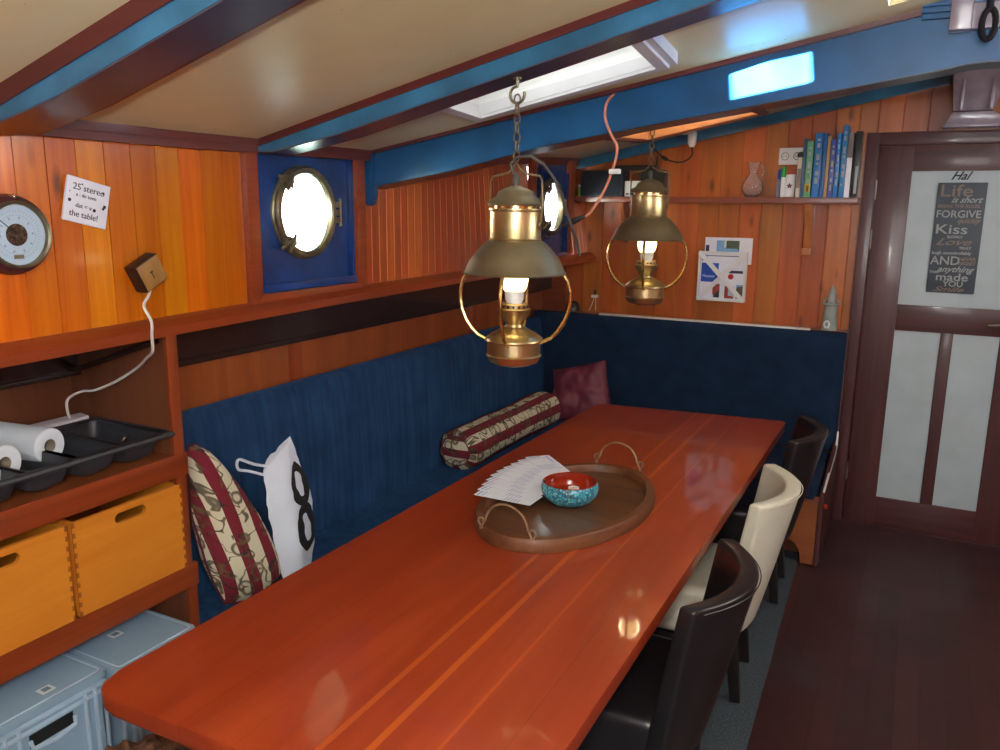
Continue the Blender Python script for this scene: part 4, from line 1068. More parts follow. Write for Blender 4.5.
# ------------------------------------------------------------------ lanterns
def arcpts(c, r, a0, a1, n, plane='xz'):
    out = []
    for i in range(n+1):
        a = a0+(a1-a0)*i/n; u, v = r*math.cos(a), r*math.sin(a)
        out.append((c[0]+u, c[1], c[2]+v) if plane == 'xz' else (c[0], c[1]+u, c[2]+v))
    return out
def make_lantern(label, loc, rz, chain_top):
    rt = thing('hanging_lantern', label, 'lantern', loc, rz, None)   # origin at the bottom of the oil tank
    obj('oil_tank', MB().lathe([(0, 0), (.055, 0), (.076, .008), (.084, .022), (.088, .028), (.084, .032), (.084, .066), (.092, .072), (.090, .078), (.07, .092), (.045, .104), (.036, .110), (0, .110)], (0, 0, 0), 40), M['brass'], rt)
    br = MB().lathe([(.03, .108), (.026, .118), (.032, .128), (.044, .142), (.052, .158), (.053, .162), (.046, .165), (.044, .164), (.044, .176), (.040, .179), (0, .179)], (0, 0, 0), 32)
    bu = obj('burner', br, M['brass'], rt)
    holes = MB()
    for k in range(16):
        a = 2*PI*k/16; holes.lathe([(0, 0), (.0042, 0)], (0, 0, 0), 8, 'x')
        vs = holes.bm.verts; vs.ensure_lookup_table()
        for v in vs[-9:]:
            v.co = Matrix.Rotation(a, 4, 'Z') @ (v.co + Vector((.0446, 0, .170)))
    obj('burner_holes', holes, M['black'], bu)
    obj('bulb_base', MB().lathe([(0, .178), (.022, .178), (.029, .190), (.031, .214), (0, .214)], (0, 0, 0), 24), M['white'], rt)
    obj('bulb', MB().lathe([(.030, .212), (.038, .224), (.043, .246), (.039, .270), (.024, .288), (0, .294)], (0, 0, 0), 24), M['bulb'], rt)
    obj('shade', MB().lathe([(.158, .262), (.160, .266), (.155, .270), (.142, .298), (.120, .325), (.098, .346), (.082, .357), (.078, .357), (.094, .343), (.116, .322), (.137, .296), (.150, .268), (.158, .262)], (0, 0, 0), 56), M['brassdull'], rt)
    obj('chimney_drum', MB().lathe([(.074, .352), (.080, .354), (.082, .360), (.079, .364), (.079, .436), (.083, .440), (.083, .444), (.070, .444), (.070, .352)], (0, 0, 0), 48), M['brass'], rt)
    obj('inner_sleeve', MB().lathe([(.066, .436), (.066, .462), (.05, .462), (0, .462)], (0, 0, 0), 32), M['brassbar'], rt)
    obj('cap', MB().lathe([(.060, .456), (.084, .452), (.087, .458), (.082, .466), (.062, .476), (.058, .482), (.054, .490), (.038, .498), (.02, .504), (.018, .507), (0, .508)], (0, 0, 0), 48), M['brassdull'], rt)
    for k in range(4):
        a = k*PI/2 + .22; pts = []
        for i in range(21):
            t = i/20; ph = -1.02+t*1.92
            r = .177*math.cos(ph*.98)**.9 if abs(ph) < 1.2 else 0
            z = .180+.1*math.sin(ph)*1.12
            pts.append((r, 0, z))
        pts = [(.150, 0, .266), (.166, 0, .245), (.175, 0, .215), (.176, 0, .185), (.170, 0, .155), (.158, 0, .127), (.140, 0, .102), (.118, 0, .082), (.096, 0, .072), (.084, 0, .066)]
        sm = []
        for i in range(len(pts)-1):
            for j in range(3):
                t = j/3; sm.append(tuple(pts[i][q]*(1-t)+pts[i+1][q]*t for q in range(3)))
        sm.append(pts[-1])
        obj('guard_bar', MB().tube([Matrix.Rotation(a, 3, 'Z') @ Vector(p) for p in sm], .0058, 8), M['brassbar'], rt)
    hb = MB()
    for s_ in (-1, 1):
        hb.tube([(s_*.084, 0, .40), (s_*.088, 0, .44), (s_*.086, 0, .52), (s_*.080, 0, .532), (s_*.03, 0, .540), (s_*.012, 0, .552), (0, 0, .572)], .0032, 6)
        hb.tube(arcpts((s_*.084, -.002, .40), .010, 0, 2*PI*.9, 10, 'yz'), .003, 6)
    obj('bail', hb, M['chain'], rt)
    obj('cable_gland', MB().lathe([(0, .505), (.009, .505), (.009, .535), (.005, .540), (0, .54)], (0, 0, 0), 12), M['greycable'], rt)
    # hook and chain up to the deck
    z = .572; n = 0; links = MB(); L = .036; W_ = .009
    while z < chain_top-.06:
        pts = []
        for i in range(16):
            a = 2*PI*i/16; u = W_*math.cos(a); v = (L/2-.004)*math.sin(a)
            pts.append((u, 0, z+L/2-.004+v) if n % 2 == 0 else (0, u, z+L/2-.004+v))
        links.tube(pts, .0026, 6, closed=True); z += L-.011; n += 1
    obj('chain', links, M['chain'], rt)
    zt_ = chain_top
    hk = MB().tube(arcpts((0, 0, zt_-.045), .022, PI*.5, PI*2.1, 16), .0042, 8).tube([(0, 0, zt_-.024), (0, 0, zt_)], .005, 8).lathe([(0, 0), (.012, 0), (.012, .006), (0, .006)], (0, 0, zt_-.006), 12)
    obj('ceiling_hook', hk, M['bronze'], rt)
    for ch in rt.children:
        if ch.name.split('.')[0] in ('oil_tank', 'burner', 'bulb_base', 'bulb', 'shade', 'chimney_drum', 'inner_sleeve', 'cap', 'guard_bar', 'bail'):
            for me in [ch.data]+[g.data for g in ch.children]:
                for v in me.vertices: v.co.x *= .92; v.co.y *= .92
    return rt
lan = make_lantern('large brass oil-style lantern hanging nearest, over the middle of the table', (-1.02, 2.085, 1.304), 0, 2.098-1.304)
lan2 = make_lantern('smaller looking brass lantern hanging further back, before the bulkhead', (-1.0, 3.28, 1.362), 0, zc(-1.0, 3.28)-1.362)
lan2.location = (-1.0, 3.28, 1.362)
solo('lantern_cable', MB().tube([(-1.02, 2.07, 1.842), (-1.03, 2.07, 1.87), (-1.01, 2.07, 1.888), (-.97, 2.07, 1.889), (-.935, 2.08, 1.868), (-.91, 2.1, 1.83), (-.893, 2.12, 1.78), (-.884, 2.15, 1.72), (-.88, 2.2, 1.66), (-.888, 2.25, 1.615)], .004, 8), M['greycable'],
     'grey flex looping out of the top of the nearer lantern', 'cable', (-1.02, 2.07, 1.84))
rt = thing('extension_lead', 'salmon coloured lead with a black connector dangling from the main beam', 'cord', (-.94, 2.60, 2.1))
def catm(pts, n=5):
    P_ = [Vector(p) for p in pts]; P_ = [P_[0]*2-P_[1]]+P_+[P_[-1]*2-P_[-2]]; out = []
    for i in range(1, len(P_)-2):
        for k in range(n):
            t = k/n; a, b, c, e = P_[i-1:i+3]
            out.append(.5*((2*b)+(c-a)*t+(2*a-5*b+4*c-e)*t*t+(3*b-a-3*c+e)*t**3))
    out.append(P_[-2]); return out
part('cord', MB().tube(catm([(-.925, 2.60, 2.112), (-.945, 2.59, 2.085), (-.95, 2.59, 2.04), (-.93, 2.60, 1.985), (-.913, 2.61, 1.95), (-.915, 2.61, 1.91), (-.93, 2.61, 1.86), (-.955, 2.61, 1.80), (-1.0, 2.61, 1.735), (-1.02, 2.61, 1.722)]), .0045, 8), M['copperwire'], rt)
part('connector', MB().tube([(-1.015, 2.61, 1.726), (-1.055, 2.61, 1.708), (-1.085, 2.61, 1.695)], [.006, .011, .010], 8).tube([(-1.085, 2.61, 1.695), (-1.10, 2.61, 1.69)], .005, 6), M['rubber'], rt)
part('cable_clip', MB().box(-.935, -.898, 2.60, 2.62, 1.862, 1.878, .003), M['white'], rt)
# plug and cable under the second hatch
rt = thing('ceiling_plug', 'grey white plug with a dangling black cable at the blue angle above the shelf', 'plug', (-1.22, 4.76, 2.16))
part('plug_body', MB().lathe([(0, 0), (.012, .0), (.024, .02), (.026, .07), (0, .07)], (-1.215, 4.755, 2.095), 14).box(-1.28, -1.195, 4.73, 4.785, 2.165, 2.18, .004), M['white'], rt)
part('cable', MB().tube(catm([(-1.215, 4.755, 2.098), (-1.212, 4.755, 2.05), (-1.26, 4.755, 2.015), (-1.33, 4.755, 2.02), (-1.39, 4.755, 2.05), (-1.44, 4.755, 2.10), (-1.46, 4.755, 2.145)]), .0045, 7), M['rubber'], rt)
part('ferrite', MB().tube([(-1.355, 4.755, 2.027), (-1.385, 4.755, 2.045)], .010, 8), M['rubber'], rt)

# ------------------------------------------------------------------ things on the left wall
rt = thing('barometer', 'round dark wooden barometer with pale dial on the left wall', 'barometer', (-1.935, 1.206, 1.676))
prof = lambda ps: MB().lathe(ps, (0, 0, 0), 56, 'x')
obj('wooden_case', prof([(0, 0), (.092, 0), (.095, .01), (.09, .028), (.078, .036), (.078, .02), (0, .02)]), M['doorframe'], rt)
obj('bezel', prof([(.078, .03), (.080, .046), (.076, .050), (.071, .046), (.071, .03)]), M['bronze'], rt)
obj('dial', prof([(0, .034), (.073, .034)]), M['dial'], rt)
mv = obj('movement', prof([(0, .0348), (.026, .0348), (.026, .0340)]), plain('brass clockwork', (70, 58, 46), .35, metal=.7, vary=.8, scale=160), rt)
obj('needle', MB().box(.037, .0378, -.001, .001, -.02, .062, 0, Matrix.Rotation(math.radians(48), 4, 'X')), M['iron'], rt)
obj('name_plate', MB().box(.034, .0352, -.012, .012, -.056, -.047), M['bronze'], rt)
obj('glass_cover', prof([(0, .043), (.072, .043), (.072, .045), (0, .045)]), M['pane'], rt)
obj('hanging_stud', MB().lathe([(0, .042), (.005, .040), (.005, .02)], (0, 0, .088), 10, 'x'), M['chrome'], rt)
# saying tile
tc_ = Vector((-1.934, 1.418, 1.752)); a_ = math.radians(-13.5)
rt = thing('saying_tile', 'square white tile with a handwritten saying tilted on the left wall', 'tile', tc_)
tm = Matrix.Rotation(a_, 4, 'X')
obj('tile', MB().box(0, .007, -.062, .062, -.057, .057, .002, tm), M['paper'], rt)
rr = tm.to_3x3() @ Vector((0, 1, 0)); uu = tm.to_3x3() @ Vector((0, 0, 1))
for s_, sz, u, v in (('25 stereo', .026, -.045, .026), ('a : de toen', .015, -.034, .010), ('dat = v', .018, -.032, -.018), ('the table!', .024, -.047, -.042)):
    text(s_, sz*.9, rr, uu, tc_+Vector((.0075, 0, 0))+rr*u+uu*v, M['inkgrey'], rt, rt)
mb = MB()
for u, v, r in ((.042, .034, .004), (.05, .0, .005), (.047, -.006, .004), (-.05, -.004, .005), (.022, -.016, .005), (-.02, .042, .0025), (-.052, .018, .002)):
    p = rr*u+uu*v+Vector((.0078, 0, 0)); ring = [mb.bm.verts.new(p+(rr*math.cos(k*PI/3)+uu*math.sin(k*PI/3))*r) for k in range(6)]; mb.bm.faces.new(ring)
obj('ink_hearts', mb, M['inkblack'], rt)
# little wooden speaker box with its cable
bc = Vector((-1.936, 1.572, 1.562)); bm_ = Matrix.Rotation(math.radians(27), 4, 'X')
rt = thing('wall_box', 'small tilted wooden box with a brass coloured front, wired in white, on the left wall', 'box', bc)
obj('casing', MB().box(0, .045, -.042, .042, -.040, .040, .003, bm_), M['darkleg'], rt)
obj('front_plate', MB().box(.045, .048, -.039, .039, -.037, .037, .002, bm_), wood('golden veneer', (140, 100, 50), (176, 132, 70), 'Z', .35, .3, 20), rt)
obj('switch_slot', MB().box(.048, .0492, -.008, .004, .004, .0065, 0, bm_).box(.048, .0492, -.004, -.0015, -.014, .008, 0, bm_), M['black'], rt)
cb = catm([(-1.90, 1.575, 1.53), (-1.898, 1.56, 1.50), (-1.91, 1.552, 1.47), (-1.885, 1.552, 1.43), (-1.885, 1.55, 1.39), (-1.885, 1.548, 1.345), (-1.95, 1.58, 1.315), (-2.06, 1.63, 1.265), (-2.15, 1.62, 1.215), (-2.22, 1.60, 1.185), (-2.28, 1.60, 1.175), (-2.295, 1.56, 1.155), (-2.30, 1.56, 1.11), (-2.30, 1.57, 1.085)])
solo('white_cable', MB().tube(cb, .0042, 8), M['whitecable'], 'thin white cable running from the wooden wall box down behind the black tray', 'cable', (-1.9, 1.6, 1.5))

# ------------------------------------------------------------------ cabinet at the left
rt = thing('open_cabinet', 'open mahogany cabinet under the left wall with two shelf levels', 'cabinet', (-2.1, .6, 0))
CX = -1.93
part('side_panel', MB().box(-2.42, CX-.012, 1.650, 1.685, .007, rail_z(1.67)-.001, .002), M['ply'], rt)
part('front_stile', MB().box(CX-.012, CX+.004, 1.632, 1.668, .645, rail_z(1.67)-.002, .002), M['mahogz'], rt)
part('front_stile', MB().box(CX-.012, CX+.0, 1.655, 1.686, .007, .572, .002), M['mahogz'], rt)
part('shelf', MB().box(-2.42, CX-.012, -.6, 1.655, .985, 1.004), M['frontwood'], rt)
part('shelf_edge', MB().box(CX-.012, CX+.006, -.6, 1.678, .940, 1.012, .004), M['mahog'], rt)
part('shelf', MB().box(-2.42, CX-.012, -.6, 1.655, .62, .645), M['ply'], rt)
part('shelf_edge', MB().box(CX-.012, CX+.006, -.6, 1.690, .573, .648, .004), M['mahog'], rt)
part('back_panel', MB().box(-2.42, -2.405, -.6, 1.655, .62, 1.24), M['ply'], rt)
part('upper_plate', MB().box(-2.40, -2.36, -.6, 1.65, 1.225, rail_z(1)-.003), M['darksteel'], rt, label='dark steel plate above the upper shelf')
part('back_lip', MB().box(-2.40, -2.345, -.6, 1.65, 1.212, 1.227, .003), M['darksteel'], rt)
part('brace', MB().tube([(-2.35, 1.63, 1.23), (-1.97, 1.635, 1.355)], .009, 6), M['darksteel'], rt)
# storage boxes
def make_box(label, y0, y1):
    z0, z1 = .649, .918; x1 = CX+.006; x0 = -2.33
    b = thing('storage_box', label, 'box', (x1, y0, z0), 0, None)
    t = .012; yc = (y0+y1)/2; hw, hh, hz = .052, .0155, z1-.034
    mb = MB()
    # front with a rounded slot
    seg = 40; sl = []
    for k in range(seg):
        a = 2*PI*k/seg; c, s_ = math.cos(a), math.sin(a)
        sl.append((yc+(hw-hh)*(1 if c > 0 else -1)*min(1, abs(c)*9)+hh*c, hz+hh*s_))
    out = []
    for k in range(seg):
        a = 2*PI*k/seg; c, s_ = math.cos(a), math.sin(a)
        ty = (y1-yc)/abs(c) if abs(c) > 1e-6 else 9; tz = ((z1-hz) if s_ > 0 else (hz-z0))/abs(s_) if abs(s_) > 1e-6 else 9
        t_ = min(ty, tz); out.append((yc+c*t_, hz+s_*t_))
    for cy, cz in ((y0, z0), (y1, z0), (y0, z1), (y1, z1)):
        k = min(range(seg), key=lambda q: (out[q][0]-cy)**2+(out[q][1]-cz)**2); out[k] = (cy, cz)
    for xx in (x1, x1-t):
        A = [mb.bm.verts.new((xx, *p)) for p in out]; B = [mb.bm.verts.new((xx, *p)) for p in sl]
        for k in range(seg): mb.bm.faces.new((A[k], A[(k+1) % seg], B[(k+1) % seg], B[k]))
        if xx == x1: A1, B1 = A, B
    for k in range(seg):
        j = (k+1) % seg; mb.bm.faces.new((B1[k], B1[j], B[j], B[k])); mb.bm.faces.new((A1[k], A[k], A[j], A1[j]))
    off = Vector(b.location)
    part('front', mb, M['boxwood'], b, sharp=30)
    part('body', MB().box(x0, x1-t, y0, y0+t, z0, z1).box(x0, x1-t, y1-t, y1, z0, z1).box(x0, x0+t, y0+t, y1-t, z0, z1).box(x0, x1-t, y0, y1, z0, z0+t), M['boxwood'], b)
    n = 19
    for ya, yb2 in ((y1-.007, y1+.0006), (y0-.0006, y0+.007)):
        fj = MB().box(x1-.002, x1-.0005, ya, yb2, z0, z1)
        for k in range(0, n, 2): fj.box(x1-.001, x1+.0008, ya, yb2, z0+(z1-z0)*k/n, z0+(z1-z0)*(k+1)/n)
        part('finger_joint', fj, M['boxwooddark'], b)
    return b
make_box('yellow plywood storage box with slot handle, right of the pair next to the bench', 1.283, 1.645)
make_box('yellow plywood storage box with slot handle, left of the pair at the picture edge', .905, 1.268)
# partitioned black tray
rt = thing('cutlery_tray', 'large black plastic tray with compartments on the cabinet shelf', 'tray', (-2.10, 1.25, 1.006))
rt.rotation_euler = (0, 0, .0)
tx0, tx1, ty0, ty1, tz = -2.27, -1.93, .46, 1.635, 1.082
mb = MB(); cells = [(.485+.1425*k, .485+.1425*k+.128) for k in range(8)]
# rim + pockets
cut = [ty0]+[q for c in cells for q in c]+[ty1]
xa_, xb_ = tx0+.022, tx1-.022
def q4(a, b, c, d_): mb.bm.faces.new([mb.bm.verts.new(p) for p in (a, b, c, d_)])
q4((tx0, ty0, tz), (tx0, ty1, tz), (xa_, ty1, tz), (xa_, ty0, tz)); q4((xb_, ty0, tz), (xb_, ty1, tz), (tx1, ty1, tz), (tx1, ty0, tz))
for k in range(0, len(cut), 2): q4((xa_, cut[k], tz), (xa_, cut[k+1], tz), (xb_, cut[k+1], tz), (xb_, cut[k], tz))
for c, d_ in cells:
    S_ = [(0, 0, 0), (.010, .006, -.035), (.020, .014, -.058), (.042, .036, -.072)]
    rings = []
    for dx, dy, dz in S_:
        X0, X1, Y0_, Y1_ = xa_+dx, xb_-dx*.9, c+dy, d_-dy; r = .03-.002
        poly = rounded([(X0, Y0_), (X1, Y0_), (X1, Y1_), (X0, Y1_)], .03, 4)
        rings.append([mb.bm.verts.new((x, y, tz+dz)) for x, y in poly])
    sq = rings[0]
    corner = [(xa_, c), (xb_, c), (xb_, d_), (xa_, d_)]
    n = len(sq)
    for i, cn in enumerate(corner):
        v = mb.bm.verts.new((*cn, tz))
        for k in range(4): mb.bm.faces.new((v, sq[i*5+k], sq[i*5+k+1]))
    for A, B in zip(rings, rings[1:]):
        for k in range(n): mb.bm.faces.new((A[k], A[(k+1) % n], B[(k+1) % n], B[k]))
    mb.bm.faces.new(rings[-1])
bmesh.ops.remove_doubles(mb.bm, verts=mb.bm.verts, dist=1e-5)
W(mb, rt); tr = obj('tray_body', mb, M['tray_black'], rt)
sm = tr.modifiers.new('thick', 'SOLIDIFY'); sm.thickness = .003; sm.offset = 0
part('rim', MB().tube([(tx0, ty0, tz-.004), (tx1, ty0, tz-.004), (tx1, ty1, tz-.004), (tx0, ty1, tz-.004)], .009, 8, closed=True), M['tray_black'], rt)
for (x, y, lab) in ((-2.085, 1.352, 'white kitchen roll lying in the black tray, end hole showing'), (-2.035, 1.195, 'second kitchen roll cut off by the left picture edge')):
    r_ = thing('kitchen_roll', lab, 'paper roll', (x, y, 1.092)); L = .20
    mx = Matrix.Rotation(math.radians(-172), 4, 'Z')      # axis runs back towards -y
    mb = MB().lathe([(.019, 0), (.047, 0), (.0495, .003), (.0495, L-.003), (.047, L), (.019, L)], (0, 0, 0), 40, 'x', closed=True); mb.xf(mx)
    obj('paper', mb, M['kitchenpaper'], r_)
    mb = MB().lathe([(.0195, .002), (.0195, L-.002), (.018, L-.002), (.018, .002)], (0, 0, 0), 30, 'x', closed=True); mb.xf(mx)
    obj('core', mb, M['card'], r_)
rt = thing('bottle_opener', 'black handled opener with a chrome head in the right compartment of the tray', 'opener', (-2.10, 1.55, 1.026))
obj('grip', MB().tube([(-.02, -.06, .006), (0, -.01, .014), (.01, .02, .016)], [.008, .010, .008], 8), M['black'], rt)
obj('head', MB().tube(arcpts((.02, .04, .016), .016, 0, 2*PI*.95, 12, 'yz'), .004, 6), M['chrome'], rt)
solo('cable_duct', MB().hexa([(-2.325, .3, 1.006), (-2.285, .3, 1.006), (-2.285, 1.62, 1.006), (-2.325, 1.62, 1.006), (-2.325, .3, 1.098), (-2.285, .3, 1.092), (-2.285, 1.62, 1.092), (-2.325, 1.62, 1.098)], .004), plain('lilac white strip', (214, 204, 214), .5),
     'long pale plastic strip standing behind the black tray', 'strip', (-2.3, .9, 1.01))
# crates
def make_crate(label, x1, y0, y1, w, lx, ly):
    z1 = .497; x0 = x1-.40
    c = thing('crate', label, 'crate', ((x0+x1)/2, (y0+y1)/2, .007), 0, None)
    yc = (y0+y1)/2
    body = MB()
    hw, hz, hh = w, .405, .02
    # walls (front made of pieces around the hand hole)
    a = .012; zb = .012; zt_ = z1-.018
    body.box(x0+a, x1-a, y0+a, y1-a, zb, zb+.006)
    body.box(x0+a, x0+a+.004, y0+a, y1-a, zb, zt_); body.box(x0+a, x1-a, y0+a, y0+a+.004, zb, zt_); body.box(x0+a, x1-a, y1-a-.004, y1-a, zb, zt_)
    f0, f1 = x1-a-.004, x1-a
    body.box(f0, f1, y0+a, y1-a, zb, hz-hh); body.box(f0, f1, y0+a, y1-a, hz+hh, zt_); body.box(f0, f1, y0+a, yc-hw, hz-hh, hz+hh); body.box(f0, f1, yc+hw, y1-a, hz-hh, hz+hh)
    part('body', body, M['crate'], c)
    rb = MB()
    rb.box(x1-a-.002, x1+.0, y0+.004, y1-.004, zt_-.020, zt_-.014).box(x1-a-.002, x1+.001, y0+.006, y1-.006, zt_-.042, zt_-.037)
    for yy in (y0+.006, y0+.035, yc-hw-.03, yc+hw+.03, y1-.04, y1-.012): rb.box(x1-a-.002, x1+.0, yy, yy+.004, .02, zt_-.014)
    for xx in (x0+.02, x0+.12, x1-.13, x1-.03): rb.box(xx, xx+.004, y1-a-.002, y1-.001, .02, zt_-.014)
    part('ribs', rb, M['crate_edge'], c)
    hd = MB().tube([(x1-.008, yc-hw, hz+.005), (x1-.004, yc-hw+.004, hz-hh+.004), (x1-.002, yc, hz-hh-.004), (x1-.004, yc+hw-.004, hz-hh+.004), (x1-.008, yc+hw, hz+.005)], .006, 8)
    part('hand_grip', hd, M['crate_edge'], c)
    part('hole_shade_plate', MB().box(f0-.012, f0-.006, yc-hw-.006, yc+hw+.006, hz-hh-.005, hz+hh+.005), M['hole'], c)  # near-black plate standing in for the shade inside the crate
    lid = MB(); poly = rounded([(x0, y0), (x1, y0), (x1, y1), (x0, y1)], .016, 4)
    lid.prism(poly, z1-.018, z1, 'z', .003)
    l = part('lid', lid, M['crate'], c)
    ip = rounded([(x0+.012, y0+.012), (x1-.012, y0+.012), (x1-.012, y1-.012), (x0+.012, y1-.012)], .012, 4)
    mb = MB().tube([(x, y, z1+.0005) for x, y in ip], .0022, 6, closed=True); sub('lid_ridge', mb, M['crate_edge'], c, l)
    mb = MB().box(lx-.016, lx+.016, ly-.018, ly+.018, z1, z1+.0015)
    lb = sub('lid_label', mb, M['white'], c, l)
    sub('label_emblem', MB().box(lx-.009, lx+.009, ly-.010, ly+.010, z1+.0015, z1+.002), plain('grey emblem', (120, 140, 160), .5), c, l)
    return c
make_crate('grey blue lidded crate at the left picture edge, nearest the camera', -1.872, .985, 1.308, .062, -1.925, 1.166)
make_crate('grey blue lidded crate half hidden under the table corner', -1.835, 1.315, 1.590, .055, -2.008, 1.440)

# ------------------------------------------------------------------ cushions
def corner_pillow(label, BL, BR, TR, TL, th, mat, uvw, uvh, bow=.03, wr=.012):
    BL, BR, TR, TL = map(Vector, (BL, BR, TR, TL)); c = (BL+BR+TR+TL)/4
    rt = thing('scatter_cushion', label, 'cushion', c); nrm = (BR-BL).cross(TL-BL).normalized()
    if nrm.dot(Vector((0, 0, 1.5))-c) < 0: nrm = -nrm
    U = (BR-BL+TR-TL).normalized(); Vv = (TL-BL+TR-BR).normalized()
    def P_(u, v, side):
        p = (BL*(1-u)+BR*u)*(1-v)+(TL*(1-u)+TR*u)*v - c
        uu, vv = 2*u-1, 2*v-1
        p += U*bow*uu*(1-vv*vv)+Vv*bow*.8*vv*(1-uu*uu)
        h = th*max(0, (1-abs(uu)**2.8)*(1-abs(vv)**2.8))**.45
        w = (noise.noise(Vector((u*3.1, v*3.1, side*2+th*30)))+.35*noise.noise(Vector((u*9, v*7, side))))*wr*(1-abs(uu*vv))
        return p+nrm*(side*h+w)
    mb = MB(); uvl = mb.bm.loops.layers.uv.new('UVMap'); n = 26
    for side in (1, -1):
        V = [[mb.bm.verts.new(P_(i/n, j/n, side)) for j in range(n+1)] for i in range(n+1)]
        CU = {(0, j): 0 for j in range(n+1)}; CV = {(i, 0): 0 for i in range(n+1)}       # distances along the cloth
        for j in range(n+1):
            for i in range(1, n+1): CU[(i, j)] = CU[(i-1, j)]+(V[i][j].co-V[i-1][j].co).length
        for i in range(n+1):
            for j in range(1, n+1): CV[(i, j)] = CV[(i, j-1)]+(V[i][j].co-V[i][j-1].co).length
        for i in range(n):
            for j in range(n):
                q = [(i, j), (i+1, j), (i+1, j+1), (i, j+1)]; f = mb.bm.faces.new([V[a][b] for a, b in q])
                for l, k in zip(f.loops, q): l[uvl].uv = (CU[k]-CU[(n, k[1])]*.5+.5, CV[k])
    obj('cover', mb, mat, rt, weld=True, sharp=80)
    pts = [P_(k/16, 0, 0) for k in range(16)]+[P_(1, k/20, 0) for k in range(20)]+[P_(1-k/16, 1, 0) for k in range(16)]+[P_(0, 1-k/20, 0) for k in range(20)]
    obj('piping', MB().tube(pts, .0045, 6, closed=True), M['burgundy'], rt)
    return rt
corner_pillow('burgundy and cream striped square cushion leaning beside the cabinet post', (-1.90, 1.765, .475), (-1.885, 2.01, .475), (-1.99, 1.80, .975), (-2.005, 1.745, .965), .075, M['tapestry'], .30, .52, bow=.035)
corner_pillow('plain maroon satin cushion crumpled in the far corner of the bench', (-1.90, 4.44, .47), (-1.53, 4.50, .52), (-1.62, 4.575, .85), (-1.95, 4.55, .76), .06, M['maroon'], .4, .4, bow=-.01, wr=.05)
# bolster
rt = thing('bolster_cushion', 'long burgundy and cream striped bolster lying along the bench backrest', 'cushion', (-1.935, 3.86, .56))
mb = MB(); uvl = mb.bm.loops.layers.uv.new('UVMap'); seg, nl = 36, 44; L = 1.04; R0 = .108; rings = []
def bpt(i, k):
    t = i/nl; a = 2*PI*k/seg
    e = min(t, 1-t)*L; r = R0*(1 if e > .035 else math.sqrt(max(0, 1-((.035-e)/.035)**2))*.25+.75) if e > 0 else R0*.72
    r *= 1+.03*math.sin(t*9)-(.05*math.exp(-((t-.60)/.012)**2))
    w = noise.noise(Vector((t*6, math.cos(a)*.8, math.sin(a)*.8)))*.008
    ca, sa = math.cos(a), math.sin(a); sq = (abs(ca)**3+abs(sa)**3)**(-1/3)
    rr_ = (r+w)*(1*.55+sq*.45)
    return Vector((rr_*ca, (t-.5)*L, rr_*sa*.94))
G = [[mb.bm.verts.new(bpt(i, k)) for k in range(seg)] for i in range(nl+1)]
for i in range(nl):
    for k in range(seg):
        f = mb.bm.faces.new((G[i][k], G[i+1][k], G[i+1][(k+1) % seg], G[i][(k+1) % seg]))
        for l, (a, b) in zip(f.loops, ((i, k), (i+1, k), (i+1, k+1), (i, k+1))): l[uvl].uv = (a/nl*L, b/seg*.60)
for ring, t in ((G[0], -1), (G[-1], 1)):
    c = mb.bm.verts.new((0, t*(L/2+.012), 0))
    for k in range(seg):
        f = mb.bm.faces.new((c, ring[k], ring[(k+1) % seg]))
        for l in f.loops: l[uvl].uv = (l.vert.co.x+.5, l.vert.co.z+.2)
mb.xf(Matrix.Rotation(math.radians(-1.5), 4, 'Z'))
obj('cover', mb, M['tapestry2'], rt, sharp=60)
for t in (-1, 1):
    pts = [(.079*math.cos(2*PI*k/28), t*(L/2-.003), .074*math.sin(2*PI*k/28)) for k in range(28)]
    obj('piping', MB().tube([Matrix.Rotation(math.radians(-1.5), 3, 'Z') @ Vector(p) for p in pts], .0045, 6, closed=True), M['burgundy'], rt)
# white bag
rt = thing('tote_bag', 'white cloth bag with a bold black figure eight leaning on the bench', 'bag', (-1.9, 2.07, .46))
def qd(a, m, b, t): return Vector(a)*(1-t)**2+Vector(m)*2*t*(1-t)+Vector(b)*t*t
def bagring(v):
    L_ = qd((-1.870, 2.015, .455), (-1.905, 1.985, .66), (-1.935, 2.005, .85), v); K = qd((-1.845, 2.075, .455), (-1.862, 2.06, .68), (-1.915, 2.105, .925), v)
    E_ = qd((-1.880, 2.175, .455), (-1.868, 2.235, .68), (-1.925, 2.125, .94), v); B_k = qd((-1.965, 2.12, .455), (-1.985, 2.12, .66), (-1.96, 2.06, .89), v)
    return L_, K, E_, B_k
def bagpt(k, v):
    C_ = bagring(v); i = int(k) % 4; f = k-int(k); p = C_[i]*(1-f)+C_[(i+1) % 4]*f
    w = noise.noise(Vector((p.x*14, p.y*14, p.z*9)))*.014+noise.noise(Vector((p.x*34, p.y*34, p.z*30)))*.007
    c = sum(C_, Vector())/4; return p+(p-c).normalized()*w
mb = MB(); secs = [[bagpt(k/4, v/24) for k in range(16)] for v in range(25)]; mb.loft(secs)
part('bag_body', mb, M['bagwhite'], rt, sharp=42)
for (cv_, rv) in ((.34, .185), (.68, .165)):
    fig = MB(); n = 32; inner, outer = [], []
    for k in range(n):
        a = 2*PI*k/n
        for ru, r2, lst in ((.48, rv*1.04, outer), (.20, rv*.60, inner)):
            kk = 1.52+ru*math.cos(a); p = bagpt(kk, cv_+r2*math.sin(a)); q = bagpt(1.5, cv_)
            C_ = bagring(cv_); c = sum(C_, Vector())/4; lst.append(fig.bm.verts.new(p+(C_[1]+C_[2]-2*c).normalized()*.004))
    for k in range(n): fig.bm.faces.new((outer[k], outer[(k+1) % n], inner[(k+1) % n], inner[k]))
    part('printed_ring', fig, M['inkblack'], rt)
